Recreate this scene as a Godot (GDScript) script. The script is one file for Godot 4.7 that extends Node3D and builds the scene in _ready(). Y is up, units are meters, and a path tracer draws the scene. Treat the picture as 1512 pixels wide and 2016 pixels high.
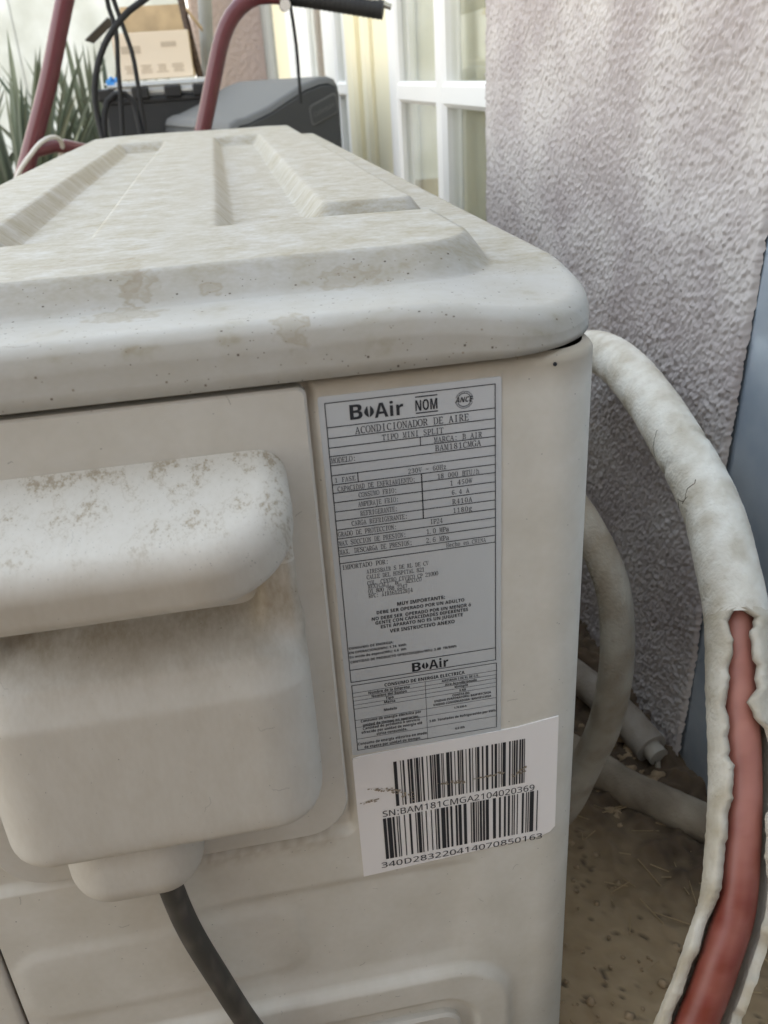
extends Node3D

var taken := {}
var M := {}
var rng := RandomNumberGenerator.new()

# ---------------------------------------------------------------- helpers
func numbered(n: String) -> String:
	if not taken.has(n):
		taken[n] = 0
		return n
	taken[n] += 1
	return "%s_%03d" % [n, taken[n]]

func tag(o: Node3D, label: String, category: String, group := "", kind := "") -> Node3D:
	if label != "": o.set_meta("label", label)
	if category != "": o.set_meta("category", category)
	if group != "": o.set_meta("group", group)
	if kind != "": o.set_meta("kind", kind)
	return o

func thing(called: String, label: String, category: String, at := Vector3.ZERO, group := "") -> Node3D:
	var o := Node3D.new()
	o.name = numbered(called)
	add_child(o)
	o.position = at
	tag(o, label, category, group)
	return o

# shapes are given in world coordinates; the part is shifted so that it hangs under its thing
func part(called: String, mesh: Mesh, mat: Material, parent: Node3D = self) -> MeshInstance3D:
	var o := MeshInstance3D.new()
	o.name = numbered(called) if parent == self else called
	o.mesh = mesh
	o.material_override = mat
	parent.add_child(o, true)
	if parent != self:
		var p: Node3D = parent
		var off := Vector3.ZERO
		while p != null and p != self:
			off += p.position
			p = p.get_parent() as Node3D
		o.position = -off
	return o

func structure(called: String, mesh: Mesh, mat: Material) -> MeshInstance3D:
	var o := part(called, mesh, mat)
	o.set_meta("kind", "structure")
	return o

func lin(r: float, g: float, b: float) -> Color:
	return Color(r, g, b).linear_to_srgb()

func mat(r: float, g: float, b: float, rough := 0.6, metal := 0.0) -> StandardMaterial3D:
	var m := StandardMaterial3D.new()
	m.albedo_color = lin(r, g, b)
	m.roughness = rough
	m.metallic = metal
	return m

func vmat(rough := 0.8) -> StandardMaterial3D:
	var m := StandardMaterial3D.new()
	m.vertex_color_use_as_albedo = true
	m.roughness = rough
	return m

func noise(seed_: int, freq: float, oct := 3, type := FastNoiseLite.TYPE_SIMPLEX_SMOOTH) -> FastNoiseLite:
	var n := FastNoiseLite.new()
	n.seed = seed_
	n.noise_type = type
	n.frequency = freq
	n.fractal_octaves = oct
	if oct <= 1: n.fractal_type = FastNoiseLite.FRACTAL_NONE
	return n

func ntex(seed_: int, freq: float, oct: int, cols: Array, offs: Array, size := 512, normal := false, bump := 4.0) -> NoiseTexture2D:
	var t := NoiseTexture2D.new()
	t.width = size; t.height = size
	t.seamless = true
	t.noise = noise(seed_, freq, oct)
	if normal:
		t.as_normal_map = true
		t.bump_strength = bump
	else:
		var g := Gradient.new()
		g.colors = PackedColorArray(cols)
		g.offsets = PackedFloat32Array(offs)
		t.color_ramp = g
	return t

func tri(m: StandardMaterial3D, scale: float) -> StandardMaterial3D:
	m.uv1_triplanar = true
	m.uv1_world_triplanar = true
	m.uv1_scale = Vector3.ONE * scale
	return m

# indexed triangles with clockwise fronts -> mesh with smooth normals
func raw(v: PackedVector3Array, idx: PackedInt32Array, uv := PackedVector2Array(), col := PackedColorArray(), nrm := PackedVector3Array()) -> ArrayMesh:
	if nrm.is_empty():
		nrm.resize(v.size())
		for k in range(0, idx.size(), 3):
			var a := idx[k]; var b := idx[k + 1]; var c := idx[k + 2]
			var n := (v[c] - v[a]).cross(v[b] - v[a])
			nrm[a] += n; nrm[b] += n; nrm[c] += n
		for k in nrm.size(): nrm[k] = nrm[k].normalized()
	var arr := []
	arr.resize(Mesh.ARRAY_MAX)
	arr[Mesh.ARRAY_VERTEX] = v
	arr[Mesh.ARRAY_NORMAL] = nrm
	arr[Mesh.ARRAY_INDEX] = idx
	if not uv.is_empty(): arr[Mesh.ARRAY_TEX_UV] = uv
	if not col.is_empty(): arr[Mesh.ARRAY_COLOR] = col
	var m := ArrayMesh.new()
	m.add_surface_from_arrays(Mesh.PRIMITIVE_TRIANGLES, arr)
	return m

# index list of a grid whose normal is du x dv
func grid_idx(nu: int, nv: int, flip := false) -> PackedInt32Array:
	var idx := PackedInt32Array()
	idx.resize((nu - 1) * (nv - 1) * 6)
	var w := 0
	for j in nv - 1:
		for i in nu - 1:
			var a := j * nu + i
			var b := a + 1
			var d := a + nu
			var c := d + 1
			if flip:
				idx[w] = a; idx[w + 1] = c; idx[w + 2] = d; idx[w + 3] = a; idx[w + 4] = b; idx[w + 5] = c
			else:
				idx[w] = a; idx[w + 1] = d; idx[w + 2] = c; idx[w + 3] = a; idx[w + 4] = c; idx[w + 5] = b
			w += 6
	return idx

func st_new() -> SurfaceTool:
	var st := SurfaceTool.new()
	st.begin(Mesh.PRIMITIVE_TRIANGLES)
	st.set_smooth_group(-1)
	return st

func done(st: SurfaceTool) -> ArrayMesh:
	st.generate_normals()
	return st.commit()

func quad(st: SurfaceTool, a: Vector3, b: Vector3, c: Vector3, d: Vector3) -> void:
	for p in [a, b, c, a, c, d]: st.add_vertex(p)

# box with chamfered edges; faces clockwise from outside
func add_box(st: SurfaceTool, c: Vector3, s: Vector3, bev := 0.003, basis := Basis.IDENTITY) -> void:
	var h := s * 0.5
	bev = minf(bev, minf(h.x, minf(h.y, h.z)) * 0.6)
	var hull := []
	for ax in 3:
		for sg in [-1.0, 1.0]:
			var u := (ax + 1) % 3
			var w := (ax + 2) % 3
			var f := []
			for q in [[-1, -1], [1, -1], [1, 1], [-1, 1]]:
				var p := Vector3.ZERO
				p[ax] = sg * h[ax]
				p[u] = q[0] * (h[u] - bev)
				p[w] = q[1] * (h[w] - bev)
				f.append(p)
			hull.append(f)
	for ax in 3:
		var u := (ax + 1) % 3
		var w := (ax + 2) % 3
		for q in [[-1, -1], [1, -1], [1, 1], [-1, 1]]:
			var f := []
			for e in [[-1, 0], [1, 0], [1, 1], [-1, 1]]:
				var p := Vector3.ZERO
				p[ax] = e[0] * (h[ax] - bev)
				p[u] = q[0] * (h[u] if e[1] == 0 else h[u] - bev)
				p[w] = q[1] * (h[w] - bev if e[1] == 0 else h[w])
				f.append(p)
			hull.append(f)
	for sx in [-1, 1]:
		for sy in [-1, 1]:
			for sz in [-1, 1]:
				hull.append([Vector3(sx * h.x, sy * (h.y - bev), sz * (h.z - bev)), Vector3(sx * (h.x - bev), sy * h.y, sz * (h.z - bev)), Vector3(sx * (h.x - bev), sy * (h.y - bev), sz * h.z)])
	for f in hull:
		var mid := Vector3.ZERO
		for p in f: mid += p
		var n: Vector3 = (f[2] - f[0]).cross(f[1] - f[0])
		if n.dot(mid) < 0: f.reverse()
		for k in range(1, f.size() - 1):
			for p in [f[0], f[k], f[k + 1]]: st.add_vertex(c + basis * p)

func box_mesh(c: Vector3, s: Vector3, bev := 0.003, basis := Basis.IDENTITY) -> ArrayMesh:
	var st := st_new()
	add_box(st, c, s, bev, basis)
	return done(st)

func ext(x0: float, x1: float, y0: float, y1: float, z0: float, z1: float, bev := 0.003) -> ArrayMesh:
	return box_mesh(Vector3((x0 + x1) / 2, (y0 + y1) / 2, (z0 + z1) / 2), Vector3(absf(x1 - x0), absf(y1 - y0), absf(z1 - z0)), bev)

func smooth_path(pts: Array, step: float) -> PackedVector3Array:
	var cv := Curve3D.new()
	cv.bake_interval = step * 0.5
	for k in pts.size():
		var a: Vector3 = pts[maxi(k - 1, 0)]
		var b: Vector3 = pts[mini(k + 1, pts.size() - 1)]
		var p: Vector3 = pts[k]
		var t := (b - a).normalized()
		var li: float = 0.0 if k == 0 else (p - pts[k - 1]).length() * 0.33
		var lo: float = 0.0 if k == pts.size() - 1 else (pts[k + 1] - p).length() * 0.33
		cv.add_point(p, -t * li, t * lo)
	var out := PackedVector3Array()
	var L := cv.get_baked_length()
	var n := maxi(2, int(L / step))
	for k in n + 1: out.append(cv.sample_baked(L * k / n, true))
	return out

func frames(p: PackedVector3Array, up := Vector3.UP) -> Array:
	var out := []
	var N := Vector3.ZERO
	for k in p.size():
		var t := (p[mini(k + 1, p.size() - 1)] - p[maxi(k - 1, 0)]).normalized()
		if k == 0:
			N = up - t * up.dot(t)
			if N.length() < 0.05: N = Vector3.RIGHT - t * t.x
			N = N.normalized()
		else:
			N = (N - t * N.dot(t)).normalized()
		out.append([t, N, t.cross(N)])
	return out

# tube along points; radius may be a Callable(s01, angle) -> r, tint a Callable(s01, angle, pos) -> Color
func tube(p: PackedVector3Array, r, sides := 12, tint = null, caps := true) -> ArrayMesh:
	var fr := frames(p)
	var v := PackedVector3Array()
	var col := PackedColorArray()
	var uv := PackedVector2Array()
	var n := p.size()
	for j in n:
		var s := float(j) / (n - 1)
		for i in sides + 1:
			var a := TAU * (i % sides) / sides
			var rr: float = r.call(s, a) if r is Callable else r
			var q: Vector3 = p[j] + (fr[j][1] * cos(a) + fr[j][2] * sin(a)) * rr
			v.append(q)
			uv.append(Vector2(float(i) / sides, s))
			if tint != null: col.append(tint.call(s, a, q))
	var idx := grid_idx(sides + 1, n)
	var nrm := PackedVector3Array()
	nrm.resize(v.size())
	for k in range(0, idx.size(), 3):
		var a := idx[k]; var b := idx[k + 1]; var c := idx[k + 2]
		var nn := (v[c] - v[a]).cross(v[b] - v[a])
		nrm[a] += nn; nrm[b] += nn; nrm[c] += nn
	for j in n:
		var e := nrm[j * (sides + 1)] + nrm[j * (sides + 1) + sides]
		nrm[j * (sides + 1)] = e
		nrm[j * (sides + 1) + sides] = e
	for k in nrm.size(): nrm[k] = nrm[k].normalized()
	if caps:
		for e in [0, n - 1]:
			var base := v.size()
			var out: Vector3 = -fr[e][0] if e == 0 else fr[e][0]
			v.append(p[e]); nrm.append(out); uv.append(Vector2.ZERO)
			if tint != null: col.append(col[e * (sides + 1)])
			for i in sides + 1:
				v.append(v[e * (sides + 1) + i]); nrm.append(out); uv.append(Vector2.ZERO)
				if tint != null: col.append(col[e * (sides + 1) + i])
			for i in sides:
				if e == 0: idx.append_array([base, base + 1 + i, base + 2 + i])
				else: idx.append_array([base, base + 2 + i, base + 1 + i])
	return raw(v, idx, uv, col, nrm)

func tube_pts(pts: Array, r, step := 0.02, sides := 12, tint = null) -> ArrayMesh:
	return tube(smooth_path(pts, step), r, sides, tint)

# flat outline in x/y extruded along z with a chamfer on the front edge
func plate(poly: PackedVector2Array, z0: float, z1: float, bev := 0.001) -> ArrayMesh:
	var st := st_new()
	if Geometry2D.is_polygon_clockwise(poly): poly.reverse()
	var inner := poly
	if bev > 0:
		var o := Geometry2D.offset_polygon(poly, -bev, Geometry2D.JOIN_MITER)
		if o.size() > 0: inner = o[0]
		if inner.size() != poly.size(): inner = poly
		elif Geometry2D.is_polygon_clockwise(inner): inner.reverse()
	# match the starting corner of the inner ring
	var best := 0
	for k in inner.size():
		if inner[k].distance_squared_to(poly[0]) < inner[best].distance_squared_to(poly[0]): best = k
	var n := poly.size()
	for k in n:
		var a := poly[k]; var b := poly[(k + 1) % n]
		var ia := inner[(best + k) % n]; var ib := inner[(best + k + 1) % n]
		quad(st, Vector3(a.x, a.y, z0), Vector3(a.x, a.y, z1 - bev), Vector3(b.x, b.y, z1 - bev), Vector3(b.x, b.y, z0))
		quad(st, Vector3(a.x, a.y, z1 - bev), Vector3(ia.x, ia.y, z1), Vector3(ib.x, ib.y, z1), Vector3(b.x, b.y, z1 - bev))
	var t := Geometry2D.triangulate_polygon(inner)
	for k in range(0, t.size(), 3):
		var a := inner[t[k]]; var b := inner[t[k + 1]]; var c := inner[t[k + 2]]
		if (b - a).cross(c - a) > 0:
			var s := b; b = c; c = s
		for q in [a, b, c]: st.add_vertex(Vector3(q.x, q.y, z1))
	return done(st)

func rrect(x0: float, x1: float, y0: float, y1: float, rs: Array, seg := 8) -> PackedVector2Array:
	# rs: corner radii at (x1,y1), (x0,y1), (x0,y0), (x1,y0), counter-clockwise
	var out := PackedVector2Array()
	var cs := [Vector2(x1, y1), Vector2(x0, y1), Vector2(x0, y0), Vector2(x1, y0)]
	var sg := [Vector2(-1, -1), Vector2(1, -1), Vector2(1, 1), Vector2(-1, 1)]
	for k in 4:
		var r: float = rs[k]
		if r <= 0:
			out.append(cs[k]); continue
		var c: Vector2 = cs[k] + sg[k] * r
		for i in seg + 1:
			var a := PI / 2 * k + PI / 2 * i / seg
			out.append(c + Vector2(cos(a), sin(a)) * r)
	return out

func sst(a: float, b: float, x: float) -> float:
	return smoothstep(a, b, x)

# ---------------------------------------------------------------- lettering
var fonts := {}
var glyphs := {}
func font(kind: int) -> Font:
	if not fonts.has(kind):
		var f := SystemFont.new()
		f.font_names = PackedStringArray([["Droid Serif", "Droid Sans", "Droid Sans", "Droid Sans"][kind]])
		f.font_weight = [400, 700, 700, 400][kind]
		fonts[kind] = f
	return fonts[kind]

func word(s: String, kind: int) -> Array:
	var key := s + "|" + str(kind)
	if not glyphs.has(key):
		var t := TextMesh.new()
		t.text = s
		t.font = font(kind)
		t.font_size = 64
		t.pixel_size = 0.01
		t.depth = 0.0
		t.curve_step = 1.0
		t.horizontal_alignment = HORIZONTAL_ALIGNMENT_LEFT
		t.vertical_alignment = VERTICAL_ALIGNMENT_TOP
		var am := ArrayMesh.new()
		if t.get_surface_count() > 0:
			var src: Array = t.surface_get_arrays(0)
			var arr := []
			arr.resize(Mesh.ARRAY_MAX)
			for k in [Mesh.ARRAY_VERTEX, Mesh.ARRAY_NORMAL, Mesh.ARRAY_INDEX]: arr[k] = src[k]
			am.add_surface_from_arrays(Mesh.PRIMITIVE_TRIANGLES, arr)
		glyphs[key] = [am, am.get_aabb()]
	return glyphs[key]

func cap_of(kind: int) -> float:
	return (word("H", kind)[1] as AABB).size.y

func base_of(kind: int) -> float:
	return (word("H", kind)[1] as AABB).position.y

# kind 0 is typed in equal cells, the others as a line fitted to its width; mm
func write(st: SurfaceTool, s: String, kind: int, x0: float, x1: float, y: float, cap: float, z: float, shear := 0.0) -> void:
	var sy := cap / cap_of(kind)
	var b := base_of(kind)
	if kind == 0:
		var adv := (x1 - x0) / s.length()
		for i in s.length():
			if s[i] == " ": continue
			var g := word(s[i], 0)
			var bb: AABB = g[1]
			var sx := minf(sy * 0.82, adv * 0.94 / bb.size.x)
			var cx := x0 + adv * (i + 0.5) - sx * (bb.position.x + bb.size.x / 2)
			if s[i] == "." or s[i] == "," : cx -= adv * 0.25
			st.append_from(g[0], 0, Transform3D(Basis.from_scale(Vector3(sx, sy, 1)), Vector3(cx, y - b * sy, z)))
	else:
		var g := word(s, kind)
		var bb: AABB = g[1]
		var sx := (x1 - x0) / bb.size.x
		var bs := Basis(Vector3(sx, 0, 0), Vector3(shear * sy, sy, 0), Vector3(0, 0, 1))
		st.append_from(g[0], 0, Transform3D(bs, Vector3(x0 - bb.position.x * sx - shear * sy * b, y - b * sy, z)))

func st_print() -> SurfaceTool:
	var st := SurfaceTool.new()
	st.begin(Mesh.PRIMITIVE_TRIANGLES)
	st.set_normal(Vector3(0, 0, 1))
	return st

func flat(st: SurfaceTool, x0: float, x1: float, y0: float, y1: float, z: float) -> void:
	quad(st, Vector3(x0, y0, z), Vector3(x0, y1, z), Vector3(x1, y1, z), Vector3(x1, y0, z))

func flat_poly(st: SurfaceTool, poly: PackedVector2Array, z: float) -> void:
	var t := Geometry2D.triangulate_polygon(poly)
	for k in range(0, t.size(), 3):
		var a := poly[t[k]]; var b := poly[t[k + 1]]; var c := poly[t[k + 2]]
		if (b - a).cross(c - a) > 0:
			var s := b; b = c; c = s
		for q in [a, b, c]: st.add_vertex(Vector3(q.x, q.y, z))

# ---------------------------------------------------------------- textures
func bytes_image(w: int, h: int, data: PackedByteArray, rgb := true) -> ImageTexture:
	var im := Image.create_from_data(w, h, false, Image.FORMAT_RGB8 if rgb else Image.FORMAT_L8, data)
	im.generate_mipmaps()
	return ImageTexture.create_from_image(im)

func noise_bytes(seed_: int, freq: float, oct: int, w: int, h: int, w2 := 0, h2 := 0) -> PackedByteArray:
	var im := noise(seed_, freq, oct).get_seamless_image(w, h)
	im.convert(Image.FORMAT_L8)
	if w2 > 0: im.resize(w2, h2, Image.INTERPOLATE_CUBIC)
	return im.get_data()

# dusty enamel: streaks of dried rain dust, cleaner towards the edge that gets rubbed, specks and drip marks
func lid_texture() -> ImageTexture:
	var S := 1024
	var streak := noise_bytes(11, 0.06, 4, 512, 1024, S, S)
	var fine := noise_bytes(12, 0.05, 3, S, S)
	var blot := noise_bytes(13, 0.012, 5, S, S)
	var grain := noise_bytes(14, 0.17, 2, 768, S, S, S)
	var d := PackedByteArray()
	d.resize(S * S * 3)
	var w := 0
	for y in S:
		var s := 0.45 * y / S                    # metres inward from under the skirt
		var zone := clampf((s - 0.095) / 0.03, 0.0, 1.0)
		var k0 := 0.10 + 0.34 * zone
		if s < 0.05: k0 = 0.16
		for x in S:
			var i := y * S + x
			var a := (streak[i] - 128) / 128.0
			var b := (fine[i] - 128) / 128.0
			var c := (blot[i] - 128) / 128.0
			var k := k0 + (0.20 * zone + 0.04) * a + (0.16 * zone + 0.06) * b + (0.26 * zone + 0.14) * c
			k += (0.16 * zone + 0.04) * (grain[i] - 128) / 128.0
			if zone < 0.5 and c > 0.40: k += (c - 0.40) * (0.7 + b)
			k = clampf(k, 0.0, 1.0)
			d[w] = int(186 - 30 * k)
			d[w + 1] = int(184 - 37 * k)
			d[w + 2] = int(178 - 52 * k)
			w += 3
	var r := RandomNumberGenerator.new()
	r.seed = 5
	for n in 750:                                # grit specks on the front rim
		var px := r.randi_range(2, S - 4)
		var py := int(r.randf_range(0.02, 0.115) / 0.45 * S)
		var big := 1 if r.randf() < 0.14 else 0
		var dark := r.randf_range(0.45, 0.85)
		for oy in big + 1:
			for ox in big + 1:
				var q := ((py + oy) * S + px + ox) * 3
				for e in 3: d[q + e] = int(d[q + e] * dark * (1.0 - 0.06 * e))
	# drip stains: u in m from the left of the tile, s in m
	for st in [[0.228, 0.128, 0.004, 0.022], [0.231, 0.108, 0.007, 0.010], [0.227, 0.086, 0.014, 0.009], [0.293, 0.047, 0.0055, 0.011], [0.327, 0.101, 0.018, 0.007], [0.262, 0.104, 0.005, 0.005], [0.205, 0.152, 0.02, 0.006]]:
		var cx: float = st[0] / 0.45 * S
		var cy: float = st[1] / 0.45 * S
		var rx: float = st[2] / 0.45 * S
		var ry: float = st[3] / 0.45 * S
		for py in range(int(cy - ry * 1.5), int(cy + ry * 1.5)):
			for px in range(int(cx - rx * 1.5), int(cx + rx * 1.5)):
				var i := py * S + (px % S)
				var q := Vector2((px - cx) / rx, (py - cy) / ry).length() + (fine[i] - 128) / 150.0 + (blot[i] - 128) / 200.0
				var k := clampf(1.0 - absf(q - 0.72) * 2.2, 0.0, 1.0) * 0.38 + clampf(1.0 - q, 0.0, 1.0) * 0.3
				d[i * 3] = int(lerpf(d[i * 3], 150, k))
				d[i * 3 + 1] = int(lerpf(d[i * 3 + 1], 138, k))
				d[i * 3 + 2] = int(lerpf(d[i * 3 + 2], 116, k))
	# scratches and hairs
	for n in 16:
		var px := r.randf_range(0, S)
		var py := r.randf_range(0.03, 0.14) / 0.45 * S
		var a := r.randf_range(-0.7, 0.7)
		var L := r.randi_range(8, 30)
		for k in L:
			a += r.randf_range(-0.35, 0.35)
			px += cos(a); py += sin(a) * 0.7
			if py < 1 or py > S - 2: break
			var q := (int(py) * S + posmod(int(px), S)) * 3
			for e in 3: d[q + e] = int(d[q + e] * (0.86 - 0.03 * e))
	return bytes_image(S, S, d)

# painted side sheet and moulded cover: nearly clean paint with faint mottling, specks and hair scratches
func paint_texture(seed_: int, base: Color, specks: int, hairs: int, mottle: float) -> ImageTexture:
	var S := 1024
	var blot := noise_bytes(seed_, 0.006, 4, S, S)
	var fine := noise_bytes(seed_ + 1, 0.05, 2, S, S)
	var d := PackedByteArray()
	d.resize(S * S * 3)
	var R := base.r * 255; var G := base.g * 255; var B := base.b * 255
	var w := 0
	for i in S * S:
		var k := ((blot[i] - 128) * 0.75 + (fine[i] - 128) * 0.25) / 128.0 * mottle
		d[w] = int(R * (1 - k)); d[w + 1] = int(G * (1 - k * 1.1)); d[w + 2] = int(B * (1 - k * 1.4))
		w += 3
	var r := RandomNumberGenerator.new()
	r.seed = seed_
	for n in specks:
		var q := (r.randi_range(0, S - 2) * S + r.randi_range(0, S - 2)) * 3
		var dark := r.randf_range(0.45, 0.85)
		for e in 6: d[q + e] = int(d[q + e] * dark)
	for n in hairs:
		var px := r.randf_range(0, S); var py := r.randf_range(0, S)
		var a := r.randf_range(-PI, PI)
		var k2 := r.randf_range(0.72, 0.9)
		for k in r.randi_range(6, 26):
			a += r.randf_range(-0.3, 0.3)
			px += cos(a); py += sin(a)
			var q := (posmod(int(py), S) * S + posmod(int(px), S)) * 3
			for e in 3: d[q + e] = int(d[q + e] * k2)
	return bytes_image(S, S, d)

# moulded cover, unrolled: u across, v from the plate down over the grip, the recess and the box
func cover_texture(base: Color) -> ImageTexture:
	var S := 1024
	var blot := noise_bytes(81, 0.010, 5, S, S)
	var fine := noise_bytes(82, 0.05, 4, S, S)
	var grain := noise_bytes(83, 0.16, 2, S, S)
	var d := PackedByteArray()
	d.resize(S * S * 3)
	var R := base.r * 255; var G := base.g * 255; var B := base.b * 255
	var w := 0
	for y in S:
		var v := float(y) / S
		var grip := v < 0.415
		var m := v / 3.0 if grip else 0.08 + (v - 0.42) / 2.4
		var top := smoothstep(0.032, 0.038, m) * smoothstep(0.115, 0.085, m) if grip else 0.0
		var join := smoothstep(0.066, 0.036, m)
		var ledge := 0.0 if grip else smoothstep(0.170, 0.118, m)  # brown dirt film, deepened upward in place of shade under the grip
		for x in S:
			var i := y * S + x
			var c := (blot[i] - 128) / 128.0
			var f := (fine[i] - 128) / 128.0
			var g := (grain[i] - 128) / 128.0
			var k := 0.04 + 0.05 * c + 0.03 * f
			if top > 0.0:
				k += top * (clampf((c * 0.8 + f * 0.6 + g * 0.35 - 0.30 + 0.36 * join) * 0.8, 0.0, 0.42) + (0.22 if g > 0.60 and f > 0.0 else 0.0) + 0.10 * join)
				# veins of dried dust
				k += top * 0.16 * clampf(1.0 - absf(c + 0.12 * f - 0.05) * 22.0, 0.0, 1.0)
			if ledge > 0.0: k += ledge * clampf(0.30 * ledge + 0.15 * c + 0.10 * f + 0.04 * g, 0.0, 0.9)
			k = clampf(k, 0.0, 0.85)
			d[w] = int(lerpf(R, 128, k)); d[w + 1] = int(lerpf(G, 112, k)); d[w + 2] = int(lerpf(B, 88, k))
			w += 3
	var r := RandomNumberGenerator.new()
	r.seed = 83
	for n in 620:                                # grit
		var py := int(r.randf_range(0.10, 0.34) * S) if n < 380 else r.randi_range(0, 1000)
		var q := (py * S + r.randi_range(0, S - 3)) * 3
		var dark := r.randf_range(0.4, 0.8)
		for e in (6 if r.randf() < 0.3 else 3): d[q + e] = int(d[q + e] * dark)
	for n in 18:                                 # dried runs and hair cracks
		var px := r.randf_range(0, S); var py := r.randf_range(0.12, 0.95) * S
		var a := r.randf_range(0.2, 2.9)
		var k2 := r.randf_range(0.82, 0.93)
		for k in r.randi_range(10, 60):
			a = clampf(a + r.randf_range(-0.5, 0.5), -0.4, PI + 0.4)
			px += cos(a); py += sin(a) * 0.6
			if py > S - 2: break
			var q := (int(py) * S + posmod(int(px), S)) * 3
			for e in 3: d[q + e] = int(d[q + e] * k2)
	return bytes_image(S, S, d)

func materials() -> void:
	var m := StandardMaterial3D.new()
	m.albedo_texture = lid_texture()
	m.roughness = 0.55
	m.metallic_specular = 0.35
	M.lid = m
	m = vmat(0.5)
	m.albedo_texture = paint_texture(31, lin(0.635, 0.61, 0.545), 260, 22, 0.035)
	m.metallic_specular = 0.35
	M.body = m
	m = StandardMaterial3D.new()
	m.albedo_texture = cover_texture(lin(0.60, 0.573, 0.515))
	m.roughness = 0.5
	m.metallic_specular = 0.4
	M.cover = m
	m = StandardMaterial3D.new()
	m.albedo_texture = paint_texture(37, lin(0.57, 0.545, 0.49), 160, 14, 0.035)
	m.roughness = 0.5
	m.metallic_specular = 0.4
	m.uv1_triplanar = true
	m.uv1_world_triplanar = true
	m.uv1_scale = Vector3.ONE * 3.1
	M.cover_plain = m
	M.dark_gap = mat(0.13, 0.115, 0.095, 0.9)
	M.foil = mat(0.62, 0.65, 0.67, 0.36, 0.15)
	M.foil.roughness_texture = ntex(3, 0.08, 3, [Color(0.6, 0.6, 0.6), Color(1, 1, 1)], [0.2, 0.8], 256)
	M.foil.albedo_texture = ntex(4, 0.02, 4, [Color(0.90, 0.91, 0.92), Color(1, 1, 1)], [0.2, 0.8], 256)
	M.paper = mat(0.88, 0.88, 0.90, 0.5)
	M.paper.albedo_texture = ntex(6, 0.004, 5, [Color(1, 1, 1), Color(0.97, 0.96, 0.94), Color(0.85, 0.81, 0.74)], [0.0, 0.66, 0.92], 512)
	M.ink = mat(0.018, 0.02, 0.026, 0.6)
	M.ink_foil = mat(0.022, 0.026, 0.034, 0.5)
	M.mud = mat(0.30, 0.25, 0.19, 0.95)
	M.rubber = vmat(0.62)
	M.foam = vmat(0.95)
	M.foam.normal_enabled = true
	M.foam.normal_scale = 0.3
	M.foam.normal_texture = ntex(21, 0.06, 4, [], [], 512, true, 10.0)
	tri(M.foam, 9.0)
	M.red = vmat(0.42)
	M.stucco = tri(mat(0.565, 0.53, 0.51, 0.95), 1.0)
	M.stucco.albedo_texture = ntex(41, 0.006, 4, [Color(0.86, 0.84, 0.85), Color(1, 1, 1)], [0.2, 0.8], 512)
	M.stucco.uv1_scale = Vector3.ONE * 2.0
	M.stucco_far = tri(mat(0.56, 0.45, 0.41, 0.95), 1.6)
	M.stucco_far.normal_enabled = true
	M.stucco_far.normal_texture = ntex(42, 0.03, 4, [], [], 512, true, 8.0)
	M.stucco_far.normal_scale = 1.0
	M.blocker_stucco = M.stucco_far.duplicate()
	M.blocker_stucco.albedo_color = lin(0.30, 0.26, 0.23)
	M.blue = mat(0.52, 0.60, 0.69, 0.24, 0.4)
	M.blue.albedo_texture = ntex(44, 0.008, 5, [Color(0.88, 0.9, 0.92), Color(1, 1, 1), Color(0.93, 0.95, 0.97)], [0.2, 0.6, 0.9], 512)
	M.blue.roughness_texture = ntex(45, 0.01, 5, [Color(0.7, 0.7, 0.7), Color(1, 1, 1)], [0.3, 0.7], 512)
	tri(M.blue, 1.5)
	M.ground = vmat(0.97)
	M.white_wall = tri(mat(0.73, 0.765, 0.755, 0.95), 0.6)
	M.white_wall.albedo_texture = ntex(46, 0.006, 5, [Color(0.88, 0.88, 0.86), Color(1, 1, 1)], [0.25, 0.7], 512)
	M.frame_white = mat(0.84, 0.84, 0.83, 0.45)
	M.frame_cream = mat(0.90, 0.83, 0.60, 0.5)
	M.curtain = mat(0.66, 0.61, 0.40, 0.9)
	M.curtain.backlight_enabled = true
	M.curtain.backlight = Color(0.3, 0.3, 0.25)
	M.room = mat(0.35, 0.33, 0.27, 0.9)
	var g := StandardMaterial3D.new()
	g.transparency = BaseMaterial3D.TRANSPARENCY_ALPHA
	g.albedo_color = Color(0.75, 0.8, 0.78, 0.12)
	g.roughness = 0.04
	M.glass = g
	M.maroon = mat(0.115, 0.018, 0.026, 0.28)
	M.maroon.clearcoat_enabled = true
	M.maroon.clearcoat = 0.6
	M.black = mat(0.012, 0.012, 0.013, 0.55)
	M.black_soft = mat(0.022, 0.023, 0.025, 0.8)
	M.steel = mat(0.6, 0.6, 0.58, 0.25, 0.9)
	M.grey_plastic = mat(0.05, 0.053, 0.055, 0.65)
	M.grey_lid = mat(0.115, 0.118, 0.118, 0.65)  # paler than the body: dust and light from above put into the colour
	M.badge = mat(0.10, 0.102, 0.10, 0.6)
	M.card = tri(mat(0.50, 0.37, 0.22, 0.9), 3.0)
	M.card.albedo_texture = ntex(47, 0.02, 3, [Color(0.9, 0.9, 0.9), Color(1, 1, 1)], [0.2, 0.8], 256)
	M.print_white = mat(0.72, 0.62, 0.50, 0.8)
	M.newsprint = mat(0.55, 0.58, 0.62, 0.85)
	M.post = mat(0.33, 0.34, 0.33, 0.8)
	M.wood = tri(mat(0.10, 0.065, 0.045, 0.85), 8.0)
	M.wood.albedo_texture = ntex(48, 0.03, 3, [Color(0.7, 0.7, 0.7), Color(1, 1, 1)], [0.2, 0.8], 256)
	M.cord = mat(0.62, 0.60, 0.56, 0.8)
	M.leaf = vmat(0.55)
	M.leaf.backlight_enabled = true
	M.leaf.backlight = Color(0.12, 0.14, 0.08)
	M.straw = mat(0.30, 0.22, 0.12, 0.9)
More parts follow.
